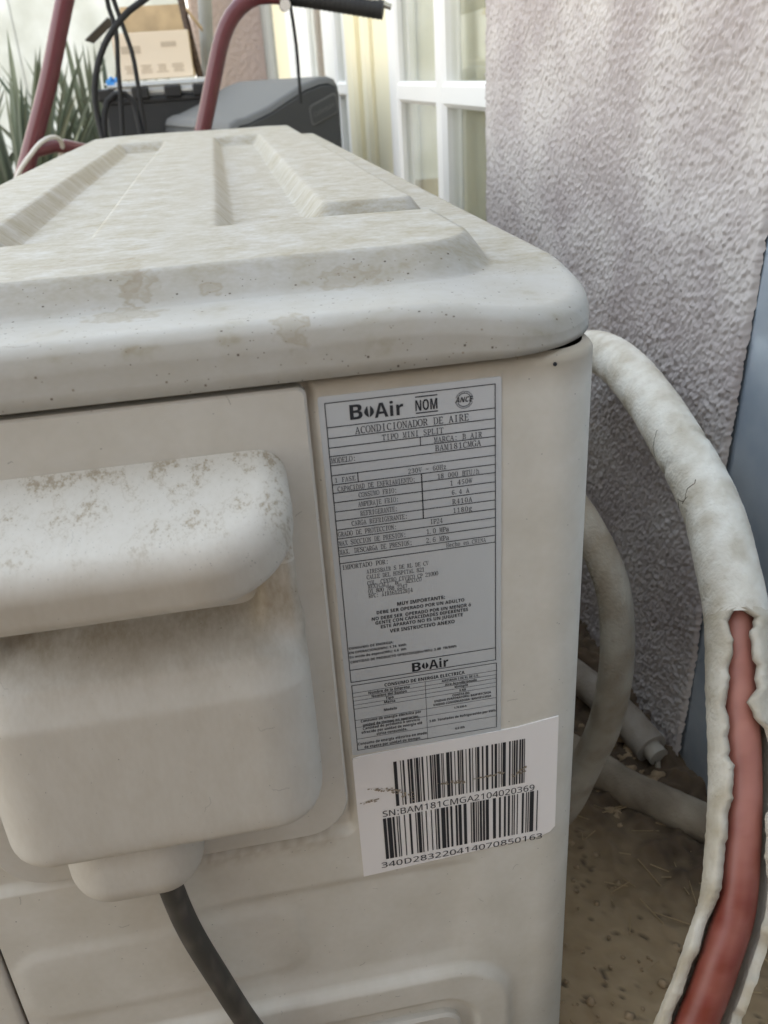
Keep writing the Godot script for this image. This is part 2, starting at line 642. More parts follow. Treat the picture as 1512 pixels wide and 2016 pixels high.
	M.blue_rag = mat(0.05, 0.25, 0.6, 0.7)

# ---------------------------------------------------------------- setting
func axis_list(spec: Array) -> PackedFloat32Array:
	# [start, [end, step], [end, step] ...]
	var out := PackedFloat32Array([spec[0]])
	for k in range(1, spec.size()):
		var a := out[out.size() - 1]
		var n := maxi(1, roundi(absf(spec[k][0] - a) / spec[k][1]))
		for i in n: out.append(lerpf(a, spec[k][0], float(i + 1) / n))
	return out

const GY := -0.53

func ground() -> void:
	var xs := axis_list([-60.0, [-12.0, 12.0], [-3.0, 1.5], [-0.6, 0.2], [-0.1, 0.05], [0.235, 0.003], [0.3, 0.03], [3.0, 0.5], [60.0, 14.0]])
	var zs := axis_list([-60.0, [-12.0, 12.0], [-3.0, 1.0], [-0.8, 0.1], [-0.62, 0.02], [0.12, 0.003], [0.5, 0.05], [3.0, 0.4], [60.0, 14.0]])
	var n1 := noise(51, 9.0, 4)
	var n2 := noise(52, 70.0, 3)
	var n3 := noise(53, 28.0, 3)
	var n4 := noise(54, 16.0, 2)
	var n5 := noise(55, 1.3, 4)
	var v := PackedVector3Array()
	var col := PackedColorArray()
	for z in zs:
		for x in xs:
			var near := 1.0 if (x > -0.12 and x < 0.25 and z > -0.63 and z < 0.13) else 0.0
			var a := n1.get_noise_2d(x, z)
			var b := n2.get_noise_2d(x, z)
			var c := n3.get_noise_2d(x, z)
			# loose soil heaped against the wall
			var heap := sst(0.03, 0.17, x - 0.35 * (z + 0.22)) * sst(0.06, -0.16, z) * near
			var y := GY + (0.004 * a + 0.0026 * b * (0.4 + heap) + 0.016 * heap * maxf(c, -0.2) + 0.012 * heap) * near
			# thin cracks in the hard crust
			var cr := absf(n4.get_noise_2d(x + 0.02 * c, z + 0.02 * a))
			var crack := sst(0.030, 0.010, cr) * sst(0.65, 0.3, heap) * near * sst(-0.25, 0.0, a)
			y -= 0.0025 * crack
			var k := 0.5 + 0.35 * a + 0.3 * b + 0.2 * c
			var dry := Color(0.25, 0.175, 0.095).lerp(Color(0.36, 0.27, 0.165), clampf(k, 0, 1))
			var wet := Color(0.035, 0.024, 0.016).lerp(Color(0.13, 0.09, 0.055), clampf(k, 0, 1))
			var cc := dry.lerp(wet, clampf(heap * 1.05 + 0.5 * c * heap, 0, 1))
			if near < 0.5:
				var yard := sst(-1.2, -2.6, x)        # soil strip by the house, pale concrete beyond
				cc = Color(0.215, 0.16, 0.10).lerp(Color(0.48, 0.44, 0.38), yard) * (1.0 + 0.2 * n5.get_noise_2d(x, z))
			v.append(Vector3(x, y, z))
			col.append(cc.lerp(Color(0.05, 0.036, 0.026), crack * 0.8))
	# du = +x, dv = +z gives a downward normal, so flip
	structure("ground", raw(v, grid_idx(xs.size(), zs.size(), true), PackedVector2Array(), col), M.ground)

const WX := 0.222

func house() -> void:
	var h := thing("house", "dusky pink stucco house wall with white framed glass doors behind the air conditioner", "house", Vector3(WX, GY, -0.6))
	# rough stucco of the pier: real relief
	var zs := axis_list([-0.936, [-0.25, 0.0015]])
	var ys := axis_list([GY - 0.02, [0.36, 0.0015], [0.46, 0.003]])
	var n1 := noise(61, 225.0, 1, FastNoiseLite.TYPE_CELLULAR)
	n1.cellular_return_type = FastNoiseLite.RETURN_DISTANCE
	n1.cellular_jitter = 1.0
	n1.domain_warp_enabled = true
	n1.domain_warp_amplitude = 0.004
	n1.domain_warp_frequency = 110.0
	n1.domain_warp_fractal_type = FastNoiseLite.DOMAIN_WARP_FRACTAL_NONE
	var n2 := noise(62, 230.0, 2)
	var n3 := noise(63, 5.0, 3)
	var n4 := noise(64, 95.0, 2)
	var v := PackedVector3Array()
	var nz := zs.size(); var ny := ys.size()
	v.resize(nz * ny)
	var w := 0
	for j in ny:
		var y := ys[j]
		for i in nz:
			var z := zs[i]
			var cell := clampf(-n1.get_noise_2d(z, y) - 0.25, 0.0, 1.0)
			var lump := n4.get_noise_2d(z, y)
			var hgt := 0.0018 * cell * clampf(0.75 + 0.9 * lump, 0.1, 1.3) + 0.0008 * lump + 0.0010 * n2.get_noise_2d(z, y) + 0.003 * n3.get_noise_2d(z, y)
			# arris of the pier is rounded over
			var e := minf(z + 0.936, -0.25 - z)
			var rnd := 0.0 if e > 0.004 else (0.004 - e) * (0.004 - e) / 0.004 * 0.9
			# the cut edge by the door runs slightly out of plumb
			v[w] = Vector3(WX - hgt + rnd, y, z + (0.057 * (y + 0.26) + 0.003) * (z + 0.936) / 0.686)
			w += 1
	# du = z, dv = y: z x y = -x, towards the yard
	part("stucco_pier", raw(v, grid_idx(nz, ny)), M.stucco, h)
	part("pier_core", ext(WX + 0.008, 0.42, GY - 0.05, 0.46, -0.9345, -0.29, 0.001), M.stucco, h)
	part("upper_wall", ext(WX, 0.42, 0.463, 2.3, -0.936, -0.21, 0.004), M.stucco, h)
	part("door_header", ext(WX, 0.42, 1.62, 2.3, -0.207, 0.66, 0.004), M.stucco_far, h)
	part("window_header", ext(WX, 0.42, 1.62, 2.3, -6.4, -0.94, 0.004), M.stucco_far, h)
	part("near_wall", ext(WX, 0.42, GY - 0.05, 2.3, 0.664, 3.4, 0.004), M.stucco_far, h)
	# flush steel door beside the pier
	var door := part("steel_door", ext(WX + 0.005, WX + 0.05, GY - 0.02, 1.615, -0.285, 0.655, 0.002), M.blue, h)
	door.set_meta("label", "blue grey scuffed steel door panel")
	# two glass doors with cream casing; x is the plane of the frames
	var X := 0.25
	var T := 1.62
	for leaf in [[-1.79, -0.94, [-1.30]], [-3.62, -2.455, [-2.85]]]:
		var z0: float = leaf[0]; var z1: float = leaf[1]
		var f := part("glass_door", ext(X - 0.006, X + 0.04, GY, T, z0, z0 + 0.10, 0.006), M.frame_white, h)
		part("stile", ext(X - 0.006, X + 0.04, GY, T, z1 - 0.014 if z1 > -1 else z1 - 0.05, z1, 0.004), M.frame_white, f)
		var zs2 := [z0 + 0.10]
		for zm in leaf[2]:
			part("muntin", ext(X - 0.008, X + 0.03, GY + 0.15, T - 0.1, zm - 0.028 if z1 > -1 else zm - 0.15, zm + 0.028 if z1 > -1 else zm + 0.15, 0.008), M.frame_white, f)
			zs2.append(zm)
		zs2.append(z1)
		part("rail", ext(X - 0.004, X + 0.035, GY, GY + 0.15, z0 + 0.10, z1 - 0.014, 0.004), M.frame_white, f)
		for yb in [0.065, 0.66, 1.25]:
			part("glazing_bar", ext(X - 0.007, X + 0.028, yb - 0.02, yb + 0.02, z0 + 0.10, z1 - 0.014, 0.007), M.frame_white, f)
		for k in zs2.size() - 1:
			var yy := [GY + 0.15, 0.065, 0.66, 1.25, T]
			for e in 4:
				part("pane", ext(X + 0.010, X + 0.014, yy[e], yy[e + 1], zs2[k], zs2[k + 1], 0.0), M.glass, f)
	# cream casing between the doors, with its mouldings
	var cas := part("door_casing", ext(X - 0.004, X + 0.06, GY, T, -1.99, -1.793, 0.004), M.frame_cream, h)
	for q in [[-2.08, -1.993, 0.022], [-2.19, -2.083, 0.004], [-2.30, -2.193, 0.026], [-2.452, -2.303, 0.008]]:
		part("moulding", ext(X - q[2], X + 0.06, GY, T, q[0], q[1], 0.01), M.frame_cream, cas)
	var cas2 := part("door_casing", ext(X - 0.01, X + 0.06, GY, T, -4.05, -3.625, 0.006), M.frame_white, h)
	part("moulding", ext(X - 0.03, X + 0.06, GY, T, -4.2, -4.053, 0.01), M.frame_white, cas2)
	part("plain_wall", ext(X, X + 0.1, GY, T, -5.45, -4.203, 0.004), M.frame_cream, h)
	part("corner_post", ext(X - 0.035, X + 0.1, GY, T, -6.05, -5.453, 0.02), M.post, h)
	part("end_pier", ext(-0.23, 0.42, GY - 0.05, 2.3, -6.9, -6.053, 0.02), M.stucco_far, h)
	# room behind the glass
	var r := part("room", ext(1.3, 1.4, GY - 0.1, T + 0.1, -6.0, -0.9, 0.0), M.room, h)
	part("room_floor", ext(0.30, 1.29, GY - 0.1, GY - 0.02, -6.0, -0.9, 0.0), M.room, r)
	part("room_ceiling", ext(0.43, 1.29, T + 0.02, T + 0.1, -6.0, -0.9, 0.0), M.room, r)
	part("room_side", ext(0.43, 1.29, GY, T, -0.98, -0.9, 0.0), M.room, r)
	# hanging curtain in folds
	var cv := PackedVector3Array()
	var cn := 260
	for j in 3:
		for i in cn + 1:
			var z := lerpf(-3.6, -0.95, float(i) / cn)
			cv.append(Vector3(0.305 + 0.012 * sin(z * 46.0 + 2.0 * sin(z * 7.0)) * (1.0 - 0.25 * j), lerpf(-0.47, T, j / 2.0), z))
	part("curtain", raw(cv, grid_idx(cn + 1, 3)), M.curtain, h)

func far_wall() -> void:
	var n := part("added_blocker_wall", ext(-1.9, 0.02, GY - 0.1, 2.2, 1.15, 1.35, 0.01), M.blocker_stucco)  # unseen wall, added to keep front skylight off the unit
	tag(n, "dusky stucco wall added unseen behind the viewer to cut the front skylight", "wall")
	var o := part("boundary_wall", ext(-9.0, -0.24, GY - 0.1, 2.2, -5.75, -5.5, 0.01), M.white_wall)
	tag(o, "pale whitewashed boundary wall closing the far end of the yard", "wall")
	for k in 6:
		part("wall_joint", ext(-1.195 - 1.22 * k, -1.19 - 1.22 * k, GY, 2.19, -5.503, -5.497, 0.0), M.post, o)

# ---------------------------------------------------------------- air conditioner
const LX0 := -0.394
const LX1 := 0.0170
const LZ0 := -1.325
const LZ1 := 0.004
const YR := 0.022

func sd_rect(x: float, z: float, x0: float, x1: float, z0: float, z1: float, r: float) -> float:
	var qx := absf(x - (x0 + x1) / 2) - (x1 - x0) / 2 + r
	var qz := absf(z - (z0 + z1) / 2) - (z1 - z0) / 2 + r
	return Vector2(maxf(qx, 0), maxf(qz, 0)).length() + minf(maxf(qx, qz), 0) - r

func ramp(t: float) -> float:
	# bevel with softened edges
	t = clampf(t, -0.1, 1.1)
	if t < 0.1: return (t + 0.1) * (t + 0.1) / 0.4
	if t > 0.9: return 1.0 - (1.1 - t) * (1.1 - t) / 0.4
	return t

func lid_relief(x: float, z: float) -> float:
	var d := maxf(sd_rect(x, z, -0.345, -0.031, -0.4, -0.0555, 0.036), -0.166 - z)
	d = minf(d, sd_rect(x, z, -0.345, -0.030, -1.28, -1.06, 0.012))
	d = minf(d, sd_rect(x, z, -0.222, -0.153, -1.2, -0.1, 0.004))
	d = minf(d, sd_rect(x, z, -0.087, -0.030, -1.2, -0.224, 0.006))
	d = minf(d, sd_rect(x, z, -0.345, -0.288, -1.2, -0.224, 0.006))
	var hi := ramp(1.0 - d / 0.0108)
	var f := sd_rect(x, z, -0.336, -0.040, -1.24, -0.09, 0.01)
	var lo := 0.10 * ramp(1.0 - f / 0.006)
	return 0.0145 * maxf(hi, lo)

func lid_mesh() -> ArrayMesh:
	var re := 0.010
	var R := 0.058
	var skirt := [-0.0160, -0.0150, -0.009, -0.002]
	var xs := PackedFloat32Array(); var zs := PackedFloat32Array()
	for s in skirt: xs.append(LX0 + s)
	xs.append_array(axis_list([LX0, [LX0 + 0.0125, 0.00125], [LX1 - 0.0125, 0.00225], [LX1, 0.00125]]))
	for k in 4: xs.append(LX1 - skirt[3 - k])
	for s in skirt: zs.append(LZ0 + s)
	zs.append_array(axis_list([LZ0, [LZ0 + 0.0125, 0.00125], [-0.5, 0.005], [-0.25, 0.003], [LZ1 - 0.0125, 0.002], [LZ1, 0.00125]]))
	for k in 4: zs.append(LZ1 - skirt[3 - k])
	var v := PackedVector3Array(); var uv := PackedVector2Array()
	for z in zs:
		for x in xs:
			var sx := -1.0 if x - LX0 < LX1 - x else 1.0
			var sz := -1.0 if z - LZ0 < LZ1 - z else 1.0
			var dx := minf(x - LX0, LX1 - x)
			var dz := minf(z - LZ0, LZ1 - z)
			var d := minf(dx, dz)
			var dp := maxf(d, 0.0)
			var px := x; var pz := z
			px = clampf(px, LX0, LX1); pz = clampf(pz, LZ0, LZ1)
			var rr := R - d
			var s := maxf(dx, dz) - d
			if rr > 0 and s < rr:
				var ph := PI / 4 * (1.0 - s / rr)
				if dz < dx: ph = PI / 2 - ph
				var rp := R - dp
				var cx := (LX1 - R) if sx > 0 else (LX0 + R)
				var cz := (LZ1 - R) if sz > 0 else (LZ0 + R)
				px = cx + sx * rp * cos(ph)
				pz = cz + sz * rp * sin(ph)
			var y := YR
			if d < re: y = YR - (re - sqrt(maxf(0.0, re * re - (re - dp) * (re - dp))))
			# the pressed corners droop towards the skirt
			var cd := Vector2(maxf(LX1 - px, 0) if sx > 0 else maxf(px - LX0, 0), maxf(LZ1 - pz, 0) if sz > 0 else maxf(pz - LZ0, 0)).length()
			y -= 0.0085 * sst(0.095, 0.022, cd)
			if d < 0: y = lerpf(y, -0.003, minf(-d / 0.015, 1.0))
			if d <= -0.0155:            # turned-in lip
				var c := Vector2((LX0 + LX1) / 2, (LZ0 + LZ1) / 2)
				px += (c.x - px) * 0.02
				pz += 0.006 if pz < c.y else -0.006
				y += 0.0
			if d > 0.03: y += lid_relief(px, pz)
			# gentle unevenness of thin pressed sheet
			y += 0.0006 * sin(px * 23.0 + 1.0) * sin(pz * 9.0) * clampf(d * 40.0, 0, 1)
			v.append(Vector3(px, y, pz))
			var a := 0.05 - pz + (y - YR)
			var t := fposmod(a, 2.0)
			if a > 0.42:               # beyond the first tile run to and fro in its dusty part
				var q := fposmod(a - 0.42, 0.56)
				a = 0.42 - q if q < 0.28 else 0.42 - (0.56 - q)
			uv.append(Vector2((px + 0.42) / 0.45, a / 0.45))
	return raw(v, grid_idx(xs.size(), zs.size(), true), uv)

func face_relief(x: float, y: float) -> float:
	var d := 0.0
	# shallow seat of the service cover
	var seat := sst(0.0015, -0.0015, sd_rect(x, y, -0.40, -0.1218, -0.262, 0.1, 0.004))
	d -= 0.004 * seat
	# long pressed step below the labels
	var step := sst(-0.297, -0.306, y) * (1.0 - sst(-0.075, -0.045, x)) * sst(-0.235, -0.175, x) * sst(-0.39, -0.375, y)
	d -= 0.0024 * step
	# pressed pad to the left
	d += 0.0013 * sst(0.005, -0.005, sd_rect(x, y, -0.315, -0.158, -0.366, -0.312, 0.016))
	# raised panel near the foot and its sunk field
	d += 0.0052 * sst(0.0035, -0.0035, sd_rect(x, y, -0.29, -0.0335, -0.56, -0.3905, 0.036))
	d -= 0.0048 * sst(0.003, -0.003, sd_rect(x, y, -0.27, -0.0565, -0.56, -0.4165, 0.024))
	return d

func condenser() -> void:
	var ac := thing("air_conditioner", "large dusty off-white outdoor air conditioner unit with ribbed top and paper labels", "air conditioner", Vector3(-0.19, GY, -0.66))
	part("lid", lid_mesh(), M.lid, ac).set_meta("label", "ribbed pressed lid covered in pale dust")
	# side sheet: front face, rounded corner, long side
	var bx := 0.0108
	var R := 0.026
	var prof := []                                  # [x, z, nx, nz, along]
	for x in axis_list([-0.3185, [bx - R, 0.0018]]): prof.append([x, 0.0, 0.0, 1.0])
	for k in range(1, 11):
		var a := PI / 2 * k / 10
		prof.append([bx - R + R * sin(a), -R + R * cos(a), sin(a), cos(a)])
	for z in axis_list([-R - 0.02, [-0.2, 0.04], [-1.31, 0.25]]): prof.append([bx, z, 1.0, 0.0])
	var ys := axis_list([-0.505, [-0.0095, 0.0019], [-0.0045, 0.001]])
	var n1 := noise(71, 26.0, 4)
	var n2 := noise(72, 160.0, 2)
	var n3 := noise(73, 3.0, 3)
	var v := PackedVector3Array(); var uv := PackedVector2Array(); var col := PackedColorArray()
	for y in ys:
		var lip := 0.0
		if y > -0.0095: lip = 0.005 - sqrt(maxf(0.0, 0.000025 - (y + 0.0095) * (y + 0.0095)))
		var along := 0.0
		for k in prof.size():
			var p: Array = prof[k]
			if k > 0: along += Vector2(p[0] - prof[k - 1][0], p[1] - prof[k - 1][1]).length()
			var d := -lip
			if p[3] > 0.99: d += face_relief(p[0], y) + 0.0006 * n3.get_noise_2d(p[0], y)
			v.append(Vector3(p[0] + p[2] * d, y, p[1] + p[3] * d))
			uv.append(Vector2(along / 0.31, -y / 0.31))
			# grime washed off the lid, and grey dirt under the cover
			var a := n1.get_noise_2d(p[0] + p[1], y * 0.5)
			var b := n2.get_noise_2d(p[0] + p[1], y)
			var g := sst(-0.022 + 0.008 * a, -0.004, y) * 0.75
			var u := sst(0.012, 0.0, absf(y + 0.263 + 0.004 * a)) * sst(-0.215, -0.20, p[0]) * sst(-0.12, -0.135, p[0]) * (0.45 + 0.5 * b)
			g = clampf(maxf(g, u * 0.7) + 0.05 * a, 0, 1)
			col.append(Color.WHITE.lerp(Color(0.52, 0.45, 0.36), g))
	part("side_panel", raw(v, grid_idx(prof.size(), ys.size()), uv, col), M.body, ac)
	# front casing wraps round the left corner
	prof = []
	for z in axis_list([-1.31, [-0.2, 0.25], [-0.022, 0.05]]): prof.append([-0.392, z, -1.0, 0.0])
	for k in range(0, 11):
		var a := PI / 2 * k / 10
		prof.append([-0.370 - 0.022 * cos(a), -0.022 + 0.022 * sin(a), -cos(a), sin(a)])
	for x in axis_list([-0.365, [-0.324, 0.004]]): prof.append([x, 0.0, 0.0, 1.0])
	prof.append([-0.3215, -0.0006, 0.0, 1.0]); prof.append([-0.3205, -0.003, 0.0, 1.0]); prof.append([-0.3205, -0.012, 0.0, 1.0])
	v = PackedVector3Array(); uv = PackedVector2Array(); col = PackedColorArray()
	for y in [-0.505, -0.3, -0.1, -0.0045]:
		var along := 0.0
		for k in prof.size():
			if k > 0: along += Vector2(prof[k][0] - prof[k - 1][0], prof[k][1] - prof[k - 1][1]).length()
			v.append(Vector3(prof[k][0], y, prof[k][1]))
			uv.append(Vector2(along / 0.31, -y / 0.31))
			col.append(Color.WHITE)
	part("front_panel", raw(v, grid_idx(prof.size(), 4), uv, col), M.body, ac)
	part("inner_frame", ext(-0.385, 0.004, -0.50, 0.0065, -1.30, -0.024, 0.012), M.dark_gap, ac)
	part("back_panel", ext(-0.388, 0.0085, -0.505, -0.004, -1.318, -1.306, 0.002), M.body, ac)
	for q in [[-0.34, -0.08], [-0.05, -0.08], [-0.34, -1.22], [-0.05, -1.22]]:
		part("foot", ext(q[0] - 0.03, q[0] + 0.03, GY - 0.004, -0.506, q[1] - 0.02, q[1] + 0.02, 0.003), M.black, ac)
	part("screw_hole", plate(rrect(-0.0160, -0.0142, -0.0102, -0.0084, [0.0009, 0.0009, 0.0009, 0.0009], 5), -0.0004, 0.0004, 0.0), M.ink, ac)
	part("pipe_cover", plate(rrect(-0.137, -0.0665, -0.50, -0.4275, [0.013, 0.013, 0.003, 0.003]), -0.004, 0.0062, 0.0018), M.cover_plain, ac)
	service_cover(ac)
	rating_label(ac)
	barcode_label(ac)

# signed distance of a polygon given as points (y, z)
func sd_poly(p: Vector2, poly: PackedVector2Array) -> float:
	var d := (p - poly[0]).length_squared()
	var s := 1.0
	var n := poly.size()
	var j := n - 1
	for i in n:
		var e := poly[j] - poly[i]
		var w := p - poly[i]
		var b := w - e * clampf(w.dot(e) / e.dot(e), 0.0, 1.0)
		d = minf(d, b.length_squared())
		var c1 := p.y >= poly[i].y
		var c2 := p.y < poly[j].y
		var c3 := e.x * w.y > e.y * w.x
		if (c1 and c2 and c3) or (not c1 and not c2 and not c3): s = -s
		j = i
	return s * sqrt(d)

var box_poly := PackedVector2Array()

func smin(a: float, b: float, k: float) -> float:
	var h := maxf(k - absf(a - b), 0.0) / k
	return minf(a, b) - h * h * k * 0.25

const CXM := -0.2125

func sd_cover(p: Vector3, d_box2: float) -> float:
	var ax := absf(p.x - CXM)
	# box: profile cut by a front outline with round corners, all edges generously rolled
	var bx := ax - 0.0768 + 0.026; var by := absf(p.y + 0.1655) - 0.0665 + 0.026
	var front := minf(maxf(bx, by), 0.0) + Vector2(maxf(bx, 0), maxf(by, 0)).length() - 0.026
	var box := -smin(-(d_box2 - 0.0105), -front, 0.030)
	# flanks of the hand hollow between grip and box
	var nq := Vector3(absf(ax - 0.0665), absf(p.y + 0.085), absf(p.z - 0.0)) - Vector3(0.0045, 0.030, 0.0095)
	var neck := Vector3(maxf(nq.x, 0), maxf(nq.y, 0), maxf(nq.z, 0)).length() + minf(maxf(nq.x, maxf(nq.y, nq.z)), 0.0) - 0.0045
	box = smin(box, neck, 0.010)
	# grip: a thick sloping visor, plan with large rounded corners
	var a := (p.z - 0.006) * 0.958 - (p.y + 0.0497) * 0.2857
	var v := absf((p.y + 0.0497) * 0.958 + (p.z - 0.006) * 0.2857) - 0.0170
	var rp := 0.040
	var qx := ax - 0.0768 + rp; var qz := absf(a) - 0.0525 + rp
	var plan := minf(maxf(qx, qz), 0.0) + Vector2(maxf(qx, 0), maxf(qz, 0)).length() - rp
	var r2 := 0.0125
	var u := v + r2; var w := plan + r2
	var hood := minf(maxf(u, w), 0.0) + Vector2(maxf(u, 0), maxf(w, 0)).length() - r2
	var d := smin(box, hood, 0.004)
	# cable outlet
	var q := (p - Vector3(-0.2345, -0.2385, 0.004)).abs() - Vector3(0.0115, 0.003, 0.0025)
	var g := Vector3(maxf(q.x, 0), maxf(q.y, 0), maxf(q.z, 0)).length() + minf(maxf(q.x, maxf(q.y, q.z)), 0.0) - 0.0222
	return smin(d, g, 0.003)

func sd_cover_at(p: Vector3) -> float:
	return sd_cover(p, sd_poly(Vector2(p.y, p.z), box_poly))

func service_cover(ac: Node3D) -> void:
	var back := plate(rrect(-0.3045, -0.1238, -0.2578, -0.0062, [0.004, 0.004, 0.024, 0.024]), -0.0045, 0.0026, 0.0012)
	var cov := part("service_cover", back, M.cover_plain, ac)
	box_poly = PackedVector2Array([Vector2(-0.2205, -0.015), Vector2(-0.2205, 0.014), Vector2(-0.211, 0.0258), Vector2(-0.136, 0.0258), Vector2(-0.125, 0.020), Vector2(-0.106, 0.001), Vector2(-0.102, -0.015)])
	var h := 0.0022
	var lo := Vector3(-0.2965, -0.270, -0.0021)
	var nx := 77; var ny := 112; var nz := 30
	var f := PackedFloat32Array()
	f.resize(nx * ny * nz)
	for k in nz:
		for j in ny:
			var yz := Vector2(lo.y + j * h, lo.z + k * h)
			var a := sd_poly(yz, box_poly)
			var o := (k * ny + j) * nx
			for i in nx: f[o + i] = sd_cover(Vector3(lo.x + i * h, yz.x, yz.y), a)
	# surface nets
	var id := PackedInt32Array()
	id.resize(nx * ny * nz)
	id.fill(-1)
	var v := PackedVector3Array(); var nrm := PackedVector3Array(); var uv := PackedVector2Array()
	var off := [0, 1, nx, nx + 1, nx * ny, nx * ny + 1, nx * ny + nx, nx * ny + nx + 1]
	var e := 0.0006
	for k in nz - 1:
		for j in ny - 1:
			for i in nx - 1:
				var o := (k * ny + j) * nx + i
				var neg := 0
				for q in off:
					if f[o + q] < 0: neg += 1
				if neg == 0 or neg == 8: continue
				var p := lo + Vector3(i + 0.5, j + 0.5, k + 0.5) * h
				var g := Vector3.ZERO
				for it in 3:
					var d := sd_cover_at(p)
					g = Vector3(sd_cover_at(p + Vector3(e, 0, 0)) - sd_cover_at(p - Vector3(e, 0, 0)), sd_cover_at(p + Vector3(0, e, 0)) - sd_cover_at(p - Vector3(0, e, 0)), sd_cover_at(p + Vector3(0, 0, e)) - sd_cover_at(p - Vector3(0, 0, e)))
					g = g.normalized()
					p -= g * clampf(d, -h * 0.6, h * 0.6)
				id[o] = v.size()
				v.append(p); nrm.append(g)
				var m := 0.002 - p.y + p.z
				uv.append(Vector2((p.x - lo.x) / 0.17, m * 3.0 if p.y > -0.0815 else 0.42 + (m - 0.08) * 2.4))
	var idx := PackedInt32Array()
	var sx := 1; var sy := nx; var szz := nx * ny
	for k in range(1, nz - 1):
		for j in range(1, ny - 1):
			for i in range(1, nx - 1):
				var o := (k * ny + j) * nx + i
				var in0 := f[o] < 0
				for ax in 3:
					var st: int = [sx, sy, szz][ax]
					if (f[o + st] < 0) == in0: continue
					var du: int = [sy, szz, sx][ax]
					var dv: int = [szz, sx, sy][ax]
					var a := id[o]; var b := id[o - du]; var c := id[o - du - dv]; var d := id[o - dv]
					if a < 0 or b < 0 or c < 0 or d < 0: continue
					if in0: idx.append_array([a, d, c, a, c, b])
					else: idx.append_array([a, b, c, a, c, d])
	part("moulded_cover", raw(v, idx, uv, PackedColorArray(), nrm), M.cover, cov).set_meta("label", "moulded cover box with overhanging finger grip")

